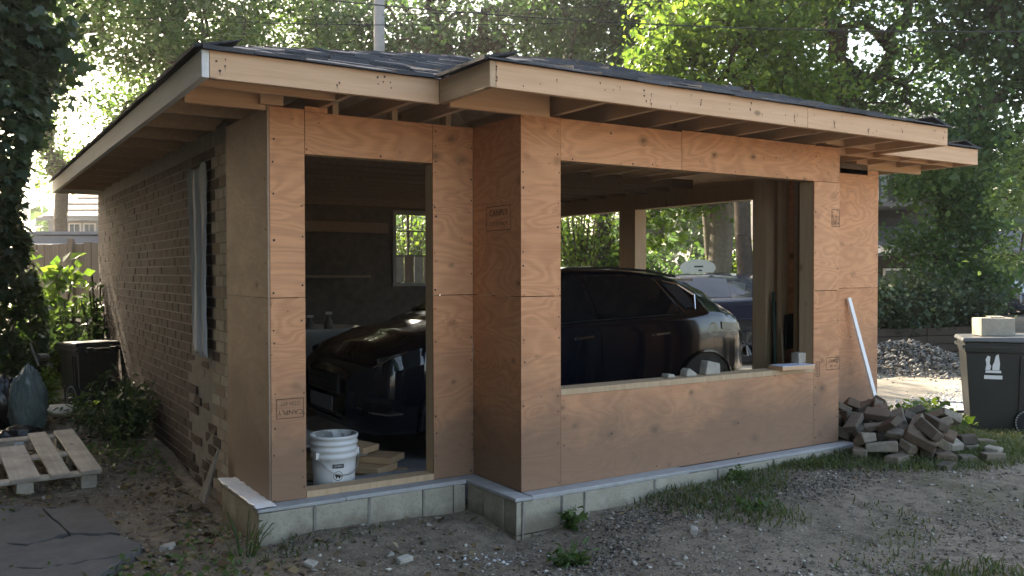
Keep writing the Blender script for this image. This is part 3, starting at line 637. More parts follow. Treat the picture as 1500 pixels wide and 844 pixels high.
    def top(nm, u0, u1, f=.9, m=gm):
        V = []; N = 9
        for i in range(6):
            u = (u0+(u1-u0)*i/5)*k; p = Pi(u)
            for j in range(N): q = -f+2*f*j/(N-1); V.append((u, p[4]*q, p[5]+(p[6]-p[5])*math.sin((1-abs(q))*math.pi/2)+.008))
        return link(nm, smooth(MB().add(V, [(i*N+j, (i+1)*N+j, (i+1)*N+j+1, i*N+j+1) for i in range(5) for j in range(N-1)]).mesh(nm)), m, t)
    top('windscreen', 1.18, 1.74, .95); top('rear_window', 3.82, 4.2, .9)
    if full:
        link('rear_spoiler', bevel_mb((3.55*k, -.54, 1.475*hs), (3.86*k, .54, 1.50*hs)), pm, t)
        gr = link('grille', MB().box((-.02, -.36, .55), (.03, .36, .70)).mesh('grille'), DARKPL, t)
        for z in (.575, .61, .645, .68): link('grille_bar', MB().tube([(-.024, -.34, z), (-.024, .34, z)], .006, 6).mesh('bar'), CHROME, gr)
        fd = MB(); c = [flank(3.80*k+.085*math.cos(a)*.9, .985+.075*math.sin(a), -1, .0015) for a in [i*math.pi/9 for i in range(18)]]; fd.add(c, [tuple(range(18))]); link('fuel_door', fd.mesh('fuel'), pm, t)
        link('hood_line', MB().tube([(u*k, -.66*Pi(u*k)[4]/.6*.8, Pi(u*k)[6]-.03) for u in (.25, .6, 1.0)], .004, 5).mesh('seam'), DARKPL, t)
    pl_ = link('licence_plate', MB().box((-.035, -.26, .40), (-.027, .26, .52)).mesh('plate') if full else MB().box((L+.005, -.26, .62), (L+.015, .26, .74)).mesh('plate'), simple('licence plate', (.16,.165,.17), .5), t)
    if full: link('lower_intake', MB().box((-.012, -.30, .36), (.04, .30, .385)).mesh('intake'), DARKPL, t)
    return t
def bevel_mb(a, b):
    return MB().box(a, b).mesh('spoiler')
car('parked_suv', 'glossy black SUV parked inside the garage, seen through the window and doorway', (1.15, 2.19, -.2), 0, BLACKP, GLASS, 'car')
car('parked_van', 'grey blue vehicle parked outside behind the black SUV', (9.4, 9.2, -.22), R(-68), SILVP, GLASSL, 'car', full=False, hs=.97)
car('parked_sedan', 'dark car with red tail light parked far off beyond the wheeled bin', (float(at(1512,402,29)[0])-.54, float(at(1512,402,29)[1])+4.37, -.2), R(-83), NAVYP, GLASSL, 'car', full=False, hs=.9)
# ------------------------------------------------------------------ foliage machinery
def leaf_cloud(P, size, up=.4, jit=.35, shape='leaf', seed=0, dirs=None):
    r = np.random.default_rng(seed); n = len(P)
    N = r.normal(size=(n,3)); N[:,2] = np.abs(N[:,2])+up; N /= np.linalg.norm(N, axis=1)[:,None]
    D_ = r.normal(size=(n,3)) if dirs is None else dirs+.35*r.normal(size=(n,3)); D_[:,2] -= .25
    D_ -= N*(D_*N).sum(1)[:,None]; D_ /= np.linalg.norm(D_, axis=1)[:,None]+1e-9; S = np.cross(N, D_)
    s = size*(1+jit*r.normal(size=n)).clip(.4, 1.8)[:,None]
    if shape == 'leaf':
        a = P; b = P+D_*s*.45+S*s*.36+N*s*.10; c = P+D_*s; d = P+D_*s*.45-S*s*.36+N*s*.10
        V = np.stack([a,b,c,d], 1).reshape(-1,3); i = np.arange(n)[:,None]*4; F = np.concatenate([i+[[0,2,1]], i+[[0,3,2]]], 0)
    elif shape == 'narrow':
        a = P; b = P+D_*s*.4+S*s*.16+N*s*.04; c = P+D_*s-N*s*.12; d = P+D_*s*.4-S*s*.16+N*s*.04
        V = np.stack([a,b,c,d], 1).reshape(-1,3); i = np.arange(n)[:,None]*4; F = np.concatenate([i+[[0,2,1]], i+[[0,3,2]]], 0)
    else:                                # lobed: centre rib and five points
        q = [(0,0,0),(.15,.45,.05),(.42,.30,.06),(.62,.52,.02),(.70,.18,.05),(1.0,0,-.08),(.70,-.18,.05),(.62,-.52,.02),(.42,-.30,.06),(.15,-.45,.05)]
        V = np.stack([P+D_*s*x+S*s*y+N*s*z for x,y,z in q], 1).reshape(-1,3); i = np.arange(n)[:,None]*10
        F = np.concatenate([i+[[0,2,1]], i+[[0,4,2]], i+[[2,4,3]], i+[[0,5,4]], i+[[0,6,5]], i+[[0,8,6]], i+[[8,7,6]], i+[[0,9,8]]], 0)
    return V, F
def tubes_np(A, B, ra, rb, n=5):
    d = B-A; L = np.linalg.norm(d, axis=1)[:,None]+1e-9; d = d/L; h = np.where(np.abs(d[:,2:3]) < .9, np.array([[0,0,1.]]), np.array([[1.,0,0]])); u = np.cross(d, h); u /= np.linalg.norm(u, axis=1)[:,None]; v = np.cross(d, u)
    V = []
    for (Q, r_) in ((A, ra), (B, rb)):
        for k in range(n): a = 2*math.pi*k/n; V.append(Q+(u*math.cos(a)+v*math.sin(a))*r_[:,None])
    V = np.stack(V, 1).reshape(-1,3); m = len(A); i = np.arange(m)[:,None]*2*n
    F = np.concatenate([i+np.array([[k, (k+1)%n, n+(k+1)%n, n+k]]) for k in range(n)], 0); return V, F
def skeleton(trunk, tips, seed):
    r = np.random.default_rng(seed); P = [np.array(p, float) for p in trunk]; par = [-1]+list(range(len(trunk)-1)); top_ = P[-1]; lo = max(1, len(trunk)//2)
    order = np.argsort(np.linalg.norm(tips-top_, axis=1)); tipidx = []
    for t in tips[order]:
        Q = np.array(P[lo:]); dist = np.linalg.norm(Q-t, axis=1); back = np.clip(np.linalg.norm(Q-top_, axis=1)-np.linalg.norm(t-top_), 0, None)
        j = lo+int(np.argmin(dist+.8*back+.25*np.clip(Q[:,2]-t[2], 0, None)))
        a = P[j]; L = np.linalg.norm(t-a); m1 = a+(t-a)*.36+r.normal(size=3)*.09*L; m2 = a+(t-a)*.7+r.normal(size=3)*.08*L+np.array([0,0,.03*L])
        k = j
        for q in (m1, m2, t): P.append(q); par.append(k); k = len(P)-1
        tipidx.append(k)
    return np.array(P), np.array(par), np.array(tipidx)
def tree(name, label, base, H_, lobes, ntip, nleaf, lsize, lm, bm=BARK, r0=.22, seed=1, spread=.5, lean=(0,0), group=None, shape='leaf', up=.35, fork=.45):
    r = np.random.default_rng(seed); base = np.array(base, float); t = thing(name, label, 'tree', tuple(base), group=group)
    cen = np.array([l[0] for l in lobes], float); rad = np.array([l[1] for l in lobes], float); wgt = rad.prod(1)**.8; wgt /= wgt.sum()
    ch = r.choice(len(lobes), ntip, p=wgt); d = r.normal(size=(ntip,3)); d /= np.linalg.norm(d, axis=1)[:,None]; tips = cen[ch]+d*rad[ch]*(r.random(ntip)**.42)[:,None]
    tips = tips[tips[:,2] > .6]
    K = 7; trunk = [base+np.array([lean[0]*q*H_+.12*math.sin(q*5+seed), lean[1]*q*H_+.1*math.cos(q*4+seed)-.1, fork*H_*q-.15]) for q in np.linspace(0, 1, K)]
    P, par, tip = skeleton(trunk, tips, seed)
    wgt = np.zeros(len(P)); wgt[tip] = 1
    for i in range(len(P)-1, 0, -1): wgt[par[i]] += wgt[i]
    rr = r0*(np.maximum(wgt, .6)/wgt[0])**.48; rr[:K] = np.maximum(rr[:K], r0*np.linspace(1.15, .8, K)); 
    e = np.arange(1, len(P)); V, F = tubes_np(P[par[e]], P[e], np.minimum(rr[par[e]], rr[e]*1.5), rr[e])
    link('trunk', smooth(mesh_np('trunk', V-base, F)), bm, t)
    T_ = P[tip]; per = max(1, int(nleaf/len(T_))); seg = P[par[tip]]
    q = r.random((len(T_)*per,1))**.7; L = np.repeat(seg, per, 0)*(1-q)+np.repeat(T_, per, 0)*q+r.normal(size=(len(T_)*per,3))*spread*np.array([1,1,.62])
    L = L[L[:,2] > .25]
    V, F = leaf_cloud(L, lsize, up, .35, shape, seed); link('crown', mesh_np('crown', V-base, F), lm, t)
    return t
def lobe(u, v, d, rx, rz): return (tuple(at(u, v, d)), (rx, rx, rz))
def gbase(u, d): p = at(u, 402, d); return (p[0], p[1], float(gz(p[0], p[1], False))-.05)
BG = 'trees standing behind the garage'
tree('added_shade_tree', 'unseen leafy tree added left of the camera to darken the left facing walls', (-6.4, -1.5, -.25), 9, [((-6.0,-1.5,3.0),(2.,2.6,2.6)), ((-6.2,1.2,4.2),(1.9,2,2.4)), ((-6.6,-3.6,4.2),(2.,2,2.4)), ((-6.3,-.5,8),(2.3,4,3.2))], 260, 30000, .2, LEAF['maple'], r0=.2, seed=91, spread=.5)  # three unseen trees added to darken the left facing walls
tree('added_shade_tree', 'unseen broad leafy tree added behind the camera at left to darken the return wall', (-5.4, -8.0, -.25), 11, [((-5.0,-7.6,3.6),(2.4,3.0,3.0)), ((-5.4,-8.4,8),(3.0,3.6,3.0)), ((-4.2,-5.6,6.8),(1.8,2.0,2.0))], 240, 24000, .22, LEAF['maple'], r0=.25, seed=95, spread=.55)
tree('added_shade_tree', 'unseen second leafy tree added further along the left to darken the side walls', (-5.6, 4.2, -.25), 9, [((-5.0,4.0,3.0),(1.8,2.2,2.6)), ((-5.2,6.2,4.4),(1.9,2,2.6)), ((-5.4,4.6,8),(2.2,3.2,3))], 220, 24000, .2, LEAF['maple'], r0=.2, seed=92, spread=.5)
tree('ivy_tree', 'tree trunk wrapped in dark ivy at the far left edge', (-1.35, 6.9, -.25), 9, [lobe(10,-60,10.6,1.3,1.6), lobe(-40,40,10.4,1.1,1.5), lobe(45,90,10.4,.45,.9), lobe(-120,-200,11,2.5,2.)], 130, 9000, .12, LEAF['ivy'], r0=.2, seed=3, spread=.22, shape='lobed', fork=.75)
tree('oak_tree', 'hazy tree in the bright gap between the ivy and the roof edge', gbase(95, 27), 11, [lobe(95,225,27,1.2,1.0), lobe(150,15,27,1.5,.9), lobe(70,150,27,.9,1.0), lobe(150,245,28,1.2,.7), lobe(20,60,27,2.2,2.0), lobe(60,-100,27,3,2.2)], 210, 19000, .13, LEAF['yellow'], r0=.2, seed=77, spread=.33, group=BG)
# unseen ivy hedge added beyond the left picture edge to darken left facing walls
hg = thing('added_shade_hedge', 'tall ivy hedge added just outside the picture to darken the left facing walls', 'hedge', (-2.75, 1.0, -.25)); r_ = np.random.default_rng(93); n_ = 32000
P_ = np.stack([r_.normal(size=n_)*.24-.15, r_.uniform(-5.0, 5.2, n_), 6.4*r_.random(n_)], 1); P_[:,0] += .12*np.sin(P_[:,1]*2.1)+.1*np.sin(P_[:,2]*2.7+P_[:,1]); V, F = leaf_cloud(P_, .17, .1, .3, 'lobed', 94); link('foliage', mesh_np('foliage', V, F), LEAF['ivy'], hg)
for y in np.arange(-3.9, 5.2, 1.1): link('stem', MB().tube([(-.15, y, -.1), (-.1, y+.1, 2.5), (-.2, y-.05, 5.2)], [.05,.04,.02], 6).mesh('stem'), BARK, hg)
# ivy clothing of that trunk
ivt = bpy.data.objects['ivy_tree']
r_ = np.random.default_rng(11); n_ = 7600; hh = r_.random(n_)*6.2; an = r_.uniform(0, 2*math.pi, n_); rad_ = (.46+.12*np.sin(hh*2.1)+.16*np.clip((hh-3)/3,0,1)+.10*np.sin(an*3+hh*1.7))*(.72+.4*r_.random(n_)**.5)
Pi_ = np.stack([rad_*np.cos(an)+.03*hh, rad_*np.sin(an), hh], 1); V, F = leaf_cloud(Pi_, .125, .1, .3, 'lobed', 12, dirs=np.stack([np.cos(an)*.5, np.sin(an)*.5, -np.ones(n_)*.8], 1)); link('ivy', mesh_np('ivy', V, F), LEAF['ivy'], ivt)
tree('big_tree', 'tall spreading tree overhanging the left side yard, mostly out of view', (-3.6, 15.5, -.2), 17, [((-2.6,13.5,10),(3.6,3.2,3)), ((-5,16,11),(4,4,4)), ((-.4,16.5,11.5),(2.6,3,2.6)), ((-2,10,8.6),(2.2,2.,1.5)), ((-1.7,12.6,6.3),(1.5,1.6,1.1)), ((-2.6,8,7.2),(1.4,1.6,1.0)), ((-1.2,12.2,5.3),(1.1,1.3,.9)), ((-1.5,10.5,5.9),(1.0,1.2,.7)), ((-.5,16,8),(1.6,1.6,1.2)), ((-.6,14,8.2),(1.3,1.6,1.0)), ((1.5,18,13),(3,3,3))], 340, 34000, .17, LEAF['oak'], r0=.38, seed=5, spread=.5, group=BG)
tree('oak_tree', 'light yellow green tree behind the left corner of the roof', gbase(330, 27), 15, [lobe(300,60,26,2.4,2.2), lobe(430,30,27,2.5,2.0), lobe(220,20,25,1.8,1.8), lobe(190,-150,27,3.4,2.6), lobe(480,90,28,1.4,1.1), lobe(190,150,27,1.5,1.1)], 300, 44000, .14, LEAF['yellow'], r0=.28, seed=8, spread=.42, group=BG)
tree('oak_tree', 'dark branched tree with sky gaps behind the middle of the roof', gbase(655, 27), 15, [lobe(620,40,27,2.3,1.9), lobe(740,20,27,2.5,2.2), lobe(840,50,27,2.,1.8), lobe(560,100,28,1.2,1.0), lobe(520,20,28,1.2,1.2)], 240, 19000, .14, LEAF['oak'], r0=.36, seed=14, spread=.38, group=BG)
tree('oak_tree', 'dense dark tree behind the roof just left of the sunny maple', gbase(880, 24), 14, [lobe(880,60,24,1.9,2.2), lobe(960,20,24,2.0,2.2), lobe(830,-60,24,2.6,2), lobe(930,150,24,1.6,1.2)], 190, 21000, .135, LEAF['oak'], r0=.24, seed=17, spread=.4, group=BG)
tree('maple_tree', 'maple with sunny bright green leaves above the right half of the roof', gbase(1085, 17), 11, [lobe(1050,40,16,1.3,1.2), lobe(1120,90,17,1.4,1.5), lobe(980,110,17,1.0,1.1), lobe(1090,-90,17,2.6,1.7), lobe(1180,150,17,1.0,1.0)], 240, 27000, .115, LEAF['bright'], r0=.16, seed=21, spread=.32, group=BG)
tree('maple_tree', 'large dark trunked maple right of the sunny maple', gbase(1215, 20), 14, [lobe(1210,60,20,1.9,1.9), lobe(1310,150,20,1.8,1.4), lobe(1140,180,21,1.6,1.3), lobe(1250,-110,20,3.4,2.2), lobe(1100,230,21,1.6,.9), lobe(1370,80,21,.8,.8)], 240, 25000, .12, LEAF['maple'], r0=.32, seed=25, spread=.4, lean=(.02,0), group=BG)
tree('maple_tree', 'dark drooping maple filling the upper right corner', gbase(1520, 16), 11, [lobe(1440,150,16,1.2,1.4), lobe(1500,60,16,1.4,1.5), lobe(1400,230,15.5,1.0,.8), lobe(1500,-100,16,2.6,1.7), lobe(1420,20,16,.9,.7)], 240, 26000, .11, LEAF['maple'], r0=.22, seed=29, spread=.33, group=BG)
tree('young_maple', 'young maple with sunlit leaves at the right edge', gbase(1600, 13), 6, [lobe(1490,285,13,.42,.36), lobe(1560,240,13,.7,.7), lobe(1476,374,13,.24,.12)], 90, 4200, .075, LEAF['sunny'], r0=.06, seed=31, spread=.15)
tree('young_maple', 'slim tree with low branches between the brown wall and the dark house', gbase(1370, 19), 7, [lobe(1405,270,19,.95,.6), lobe(1420,335,18.5,.7,.6), lobe(1350,430,18,1.0,.3), lobe(1430,410,18,.5,.4), lobe(1330,275,19,.5,.22), lobe(1330,350,18.5,.5,.35), lobe(1380,385,18,.6,.35)], 180, 15000, .095, LEAF['maple'], r0=.09, seed=33, spread=.3)
tree('pale_tree', 'pale trunk tree seen through the window opening above the SUV', gbase(1048, 22), 12, [lobe(1000,250,22,1.4,1.2), lobe(1070,190,22,1.5,1.2), lobe(940,330,22,.9,.8)], 110, 7000, .15, LEAF['bright'], BARKL, r0=.30, seed=37, spread=.35)
tree('pale_tree', 'thin leaning trunk just left of the pale trunk beyond the window', gbase(1033, 24), 9, [lobe(1010,200,24,1.2,1.)], 40, 2200, .15, LEAF['maple'], BARKL, r0=.16, seed=38, spread=.35)
# shrubs: many stems from one base
def shrub(name, label, base, rad, h, nstem, nleaf, lsize, lm, seed, cat='shrub', group=None, shape='leaf', low=.15, spread=.12, up=.35):
    r = np.random.default_rng(seed); base = np.array(base, float); t = thing(name, label, cat, tuple(base), group=group)
    A, B, pts, dr_ = [], [], [], []
    for k in range(nstem):
        a = r.uniform(0, 2*math.pi); q = r.random()**.6; tip = np.array([rad*q*math.cos(a), rad*q*math.sin(a), h*(.55+.45*r.random())*(1-.35*q*q)]); b0 = np.array([rad*.25*q*math.cos(a), rad*.25*q*math.sin(a), -.03]); mid = b0+(tip-b0)*.5+np.array([0,0,.12*h])
        A += [b0, mid]; B += [mid, tip]
        m = max(1, nleaf//nstem); s = (low+(1-low)*r.random(m))[:,None]; pp = np.where(s < .5, b0+(mid-b0)*s*2, mid+(tip-mid)*(s-.5)*2); pts.append(pp+r.normal(size=(m,3))*spread*rad); o = r.normal(size=(m,3))+np.array([math.cos(a), math.sin(a), 0])*.8; dr_.append(o)
    A = np.array(A); B = np.array(B); V, F = tubes_np(A, B, np.full(len(A), .0018+.007*h), np.full(len(A), .0012+.005*h), 4); link('stem', mesh_np('stem', V, F), BARK if h > .8 else LEAF['weed'], t)
    L = np.concatenate(pts); L = np.maximum(L, [[-9e9,-9e9,.01]]); V, F = leaf_cloud(L, lsize, up, .3, shape, seed, np.concatenate(dr_)); link('foliage', mesh_np('foliage', V, F), lm, t); return t
def g0(x, y): return (x, y, float(gz(x, y)))
SH = 'shrubs along the left side yard'
shrub('shrub', 'sunlit leafy bush in front of the wooden fence', g0(-.62, 8.1), .62, 1.15, 60, 2300, .12, LEAF['bush'], 41, group=SH, shape='narrow')
shrub('shrub', 'tall sunny sprig rising above the bush by the fence', g0(-.42, 8.6), .55, 1.85, 14, 420, .16, LEAF['bush'], 42, group=SH, low=.72)
shrub('shrub', 'darker bush growing up the far end of the brick wall', g0(-.02-.25, 7.5), .40, 1.25, 40, 1300, .11, LEAF['weed'], 43, group=SH, shape='narrow')
shrub('fern', 'feathery dark fern against the foot of the brick wall', g0(-.26, 3.6), .50, .60, 40, 1500, .075, LEAF['ivy'], 44, 'fern', shape='narrow', spread=.16, low=.05)
shrub('fern', 'smaller trailing fern between the big fern and the far bin', g0(-.08, 4.35), .22, .42, 20, 420, .08, LEAF['ivy'], 144, 'fern', shape='narrow', spread=.2)
shrub('vine', 'thin leafy vine climbing the brick wall behind the far bin', g0(-.06, 6.7), .22, 1.7, 14, 520, .085, LEAF['ivy'], 145, 'vine', spread=.25)
shrub('weed', 'pale weed sprigs in front of the fern at the wall', g0(-.36, 2.95), .16, .34, 8, 60, .05, LEAF['weed'], 146, 'weed', shape='narrow')
shrub('weed', 'lit thin weed sprout in front of the left bin', g0(-.50, 4.6), .10, .42, 4, 26, .09, LEAF['bush'], 45, 'weed')
shrub('weed', 'low sunny weeds left of the far bin', g0(-.72, 6.3), .25, .50, 26, 520, .09, LEAF['bush'], 46, 'weed', shape='narrow')
shrub('weed', 'dark leafy weed against the foundation near the bay corner', (1.62, -.83, float(gz(1.62,-.83))-.01),   .08, .17, 9, 60, .042, LEAF['weed'], 47, 'weed', shape='lobed')
shrub('weed', 'low weed in front of the window wall, right half', g0(3.05, -.82), .09, .11, 10, 60, .036, LEAF['weed'], 48, 'weed', shape='lobed')
shrub('weed', 'small green weed in the gravel right of centre', g0(2.62, -1.35), .11, .08, 12, 70, .034, LEAF['weed'], 49, 'weed', shape='lobed')
shrub('weed', 'grassy weed tuft in the foreground centre', g0(1.28, -1.25), .13, .09, 26, 170, .06, LEAF['weed'], 50, 'weed', shape='narrow')
shrub('weed', 'spindly weed stems at the left foundation corner', g0(-.22, -.22), .2, .30, 12, 30, .04, LEAF['weed'], 51, 'weed', shape='narrow')
shrub('weed', 'weeds at the foot of the wheeled bin', g0(7.2, .35), .45, .24, 30, 420, .08, LEAF['bush'], 52, 'weed')
shrub('weed', 'weed patch beside the brick heap', g0(6.3, -.15), .4, .16, 26, 300, .07, LEAF['weed'], 53, 'weed')
HG = 'hedge bushes over the brown wall'
for i, (u, d, rr_, h, lab, m) in enumerate([(1300,16.6,.9,1.15,'dark hedge bush next to the plywood corner', 'maple'), (1350,16.9,.9,1.3,'dark hedge bush in the middle of the brown wall', 'maple'), (1402,17.2,.9,1.25,'hedge bush at the right end of the brown wall', 'weed'), (1425,18.2,.62,1.15,'bush left of the far dark car', 'maple')]):
    b = at(u, 402, d); shrub('hedge_bush', lab, (b[0], b[1], .12), rr_, h, 90, 6500, .085, LEAF['hedge'], 60+i, 'bush', HG, low=.1)
for i, (u, d, rr_, h, lab, m) in enumerate([(850,24,1.5,3.7,'leafy bush seen through the left part of the window', 'bush'), (905,25,1.2,3.2,'bush seen behind the post of the vehicle opening', 'maple'), (975,25,1.4,2.0,'bush seen just right of the post through the window', 'maple'), (1085,23,1.5,2.4,'leafy bush right of the pale trunk through the window', 'bush'), (600,30,1.6,3.6,'bush seen through the small rear window', 'bush'),(800,27,1.6,4.2,'dark bush at the left edge of the window view','maple')]):
    b = at(u, 402, d); shrub('yard_bush', lab, (b[0], b[1], float(gz(b[0],b[1],False))), rr_, h, 80, 6500, .12, LEAF[m], 70+i, 'bush', 'bushes in the yard behind the garage', low=.1)
# far wood closing the view
r_ = np.random.default_rng(99); n_ = 26000; uu = r_.uniform(60, 1800, n_); dd = r_.uniform(40, 52, n_); P_ = CAM+dd[:,None]*(FW*np.array([1,1,0])+RT*np.array([1,1,0])*((uu-750)/FPX)[:,None]); top_ = 4.6+1.6*np.sin(uu*.013)+1.1*np.sin(uu*.041)+np.where(uu > 900, 2.5, 0)-np.where(uu < 220, 1.6, 0)
P_[:,2] = -.3+top_*r_.random(n_)**.8; V, F = leaf_cloud(P_, .55, .3, .4, 'leaf', 98); link('far_woodland', mesh_np('far_woodland', V, F), LEAF['oak'], kind='stuff')
# ------------------------------------------------------------------ frames that stand upright and face the yard
def frame(u, v, d, rz=0.):
    p = at(u, v, d); return (float(p[0]), float(p[1]), float(p[2])), -_a+rz
# ------------------------------------------------------------------ fence at the back of the side yard
p0 = at(22, 357, 14.2); p1 = at(175, 357, 13.6)
fl = thing('wooden_fence', 'dark weathered board fence behind the bushes of the left side yard', 'fence', (float(p0[0]), float(p0[1]), -.15), math.atan2(p1[1]-p0[1], p1[0]-p0[0]))
Lf = math.hypot(p1[0]-p0[0], p1[1]-p0[1]); k = 0; x = 0
while x < Lf+.3:
    wd = random.uniform(.13, .15); h = 1.98+random.uniform(-.02, .02); link('board', MB().box((x, random.uniform(-.004,.004), 0), (x+wd, .02, h), .003).mesh('board'), SHED, fl); x += wd+random.uniform(.006, .014)
for z in (.4, 1.6): link('rail', MB().box((-.02, .022, z), (Lf+.4, .06, z+.09)).mesh('rail'), SHED, fl)
for x in (.02, 1.1): link('post', MB().box((x, -.06, 0), (x+.09, -.006, 2.05)).mesh('post'), SHED, fl)
# ------------------------------------------------------------------ neighbour's house, far left
SIDING = simple('pale house siding', (.30,.31,.33), .8, 0, .1, 3); ROOFT = simple('tan roof shingles', (.40,.34,.30), .85, 0, .18, 9, .3); WHITEP = simple('white painted trim', (.75,.76,.78), .5, 0, .05); DARKH = simple('dark house wall', (.045,.042,.042), .85, 0, .3, 5); GREYROOF = simple('grey house roof', (.13,.13,.14), .85, 0, .25, 8, .3); BLUEG = simple('blue grey metal wall', (.17,.19,.23), .6, 0, .1, 3)
WGL = glassm('house window glass', (.06,.08,.10))
o, rz = frame(78, 402, 30); hs_ = thing('house', 'pale house with tan roof and white framed windows beyond the fence', 'house', (o[0], o[1], -.2), rz)
def hp(nm, a, b, mat, par=None): return link(nm, MB().box(a, b).mesh(nm), mat, par or hs_)
hp('wall', (-.15, 0, 0), (8, 6, 3.35), SIDING)
rf = link('roof', MB().add([(-.25,-.5,3.42),(8.2,-.5,3.42),(8.2,3,5.0),(.55,3,5.0),(-.25,6.5,3.42),(8.2,6.5,3.42)], [(0,1,2,3),(3,2,5,4),(0,3,4)]).mesh('roof'), ROOFT, hs_)
for i in range(6):
    z = 3.46+i*.25; link('roof_course', MB().box((-.1+i*.12, -.48+i*.555, z-.03), (8.1, -.40+i*.555, z+.012)).mesh('course'), ROOFT, rf)
hp('gutter', (-.28, -.56, 3.30), (8.2, -.44, 3.41), SIDING)
for x in (.05, .55, 1.05, 1.6):
    w_ = hp('window', (x, -.03, 2.55), (x+.42, .02, 3.25), WHITEP); hp('pane', (x+.05, -.045, 2.60), (x+.37, -.031, 3.20), WGL, w_); hp('glazing_bar', (x+.2, -.055, 2.6), (x+.222, -.046, 3.2), WHITEP, w_)
hp('gable_board', (-.9, -.2, 3.3), (-.75, .0, 4.0), WHITEP)
o, rz = frame(40, 402, 17); sh = thing('shed', 'low blue grey flat walled outbuilding just above the fence top', 'shed', (o[0], o[1], -.2), rz)
link('wall', MB().box((.0, 0, 0), (1.9, 2, 2.28)).mesh('wall'), BLUEG, sh); link('roof_edge', MB().box((-.05, -.06, 2.30), (1.95, 2.1, 2.36)).mesh('edge'), BLUEG, sh); link('trim', MB().box((.0, -.03, 2.10), (1.9, -.002, 2.13)).mesh('trim'), WHITEP, sh)
# ------------------------------------------------------------------ dark house at the right
o, rz = frame(1275, 402, 25); hr = thing('house', 'dark house with low porch roof half hidden behind trees at right', 'house', (o[0], o[1], -.2), rz)
def hq(nm, a, b, mat, par=None): return link(nm, MB().box(a, b).mesh(nm), mat, par or hr)
hq('wall', (-1.5, 0, 0), (3.25, 7, 5.2), DARKH)
for x in (3.5, 7.2): hq('carport_post', (x, -2.1, 0), (x+.12, -1.98, 1.89), DARKH)
link('porch_roof', MB().add([(-1.6,-1.9,1.95),(3.2,-1.9,2.05),(2.9,-.01,2.75),(-1.6,-.01,2.75),(-1.6,-1.9,2.03),(3.2,-1.9,2.13),(2.9,-.01,2.85),(-1.6,-.01,2.85)], [(0,3,2,1),(4,5,6,7),(0,1,5,4),(1,2,6,5),(2,3,7,6),(3,0,4,7)]).mesh('porch'), GREYROOF, hr)
link('porch_roof', MB().add([(3.3,-2.2,1.9),(7.5,-2.2,1.9),(7.5,-.01,2.6),(3.3,-.01,2.6),(3.3,-2.2,1.99),(7.5,-2.2,1.99),(7.5,-.01,2.7),(3.3,-.01,2.7)], [(0,3,2,1),(4,5,6,7),(0,1,5,4),(1,2,6,5),(2,3,7,6),(3,0,4,7)]).mesh('porch'), GREYROOF, hr)
hq('gutter', (3.3, -2.28, 1.88), (7.5, -2.21, 1.99), WHITEP)
for x in (.35, 1.9): 
    w_ = hq('window', (x, -.04, .75), (x+.75, .01, 1.65), WHITEP); hq('pane', (x+.06, -.055, .81), (x+.69, -.041, 1.59), WGL, w_)
hq('balcony', (-1.4, -1.5, 3.3), (1.4, -.01, 3.42), GREYROOF)
for k in range(12): hq('baluster', (-1.35+k*.24, -1.48, 3.42), (-1.31+k*.24, -1.44, 4.3), DARKPL)
hq('handrail', (-1.4, -1.5, 4.3), (1.4, -1.42, 4.36), WHITEP)
hq('upper_window', (-.6, -.04, 3.5), (.5, .01, 4.7), WGL)
link('roof', MB().add([(-1.9,-.5,5.2),(3.6,-.5,5.2),(3.6,3.5,7.0),(-1.9,3.5,7.0),(3.6,7.5,5.2),(-1.9,7.5,5.2)], [(0,1,2,3),(3,2,4,5),(1,4,2),(0,3,5)]).mesh('roof'), GREYROOF, hr)
# ------------------------------------------------------------------ utility pole and wires
pp = at(557, 402, 21); gp = thing('utility_pole', 'grey utility pole rising behind the roof between the trees', 'utility pole', (float(pp[0]), float(pp[1]), -.3))
PCON = simple('weathered pole', (.30,.29,.28), .9, 0, .15, 6); link('shaft', smooth(MB().lathe([(.15,0),(.13,6),(.11,12.5),(0,12.5)], 16).mesh('pole')), PCON, gp); link('crossarm', MB().box((-1.1,-.06,11.2),(1.1,.06,11.35)).mesh('arm'), PCON, gp)
WIRE = simple('black cable', (.012,.012,.012), .6)
def wire(name, lab, pts, r): link_ = link(name, MB().tube(pts, r, 5).mesh(name), WIRE); tag(link_, lab, 'cable', 'overhead cables'); return link_
def span(a, b, sag, n=24): return [tuple(np.array(a)*(1-t)+np.array(b)*t-np.array([0,0,sag*4*t*(1-t)])) for t in np.linspace(0,1,n)]
wire('power_cable', 'heavier black cable running along the top above the maple', span(at(420,-6,14.5), at(1700,44,12.5), .22), .011)
wire('power_cable', 'thin cable crossing the top left treetops', span(at(150,24,15), at(830,34,15), .08), .007)
wire('power_cable', 'faint upper cable in the top middle of the sky', span(at(560,22,16), at(1150,-15,15), .08), .007)
wire('power_cable', 'thin drooping wire left of the roof edge', span(at(40,238,14), at(100,244,14), .02, 8), .007)
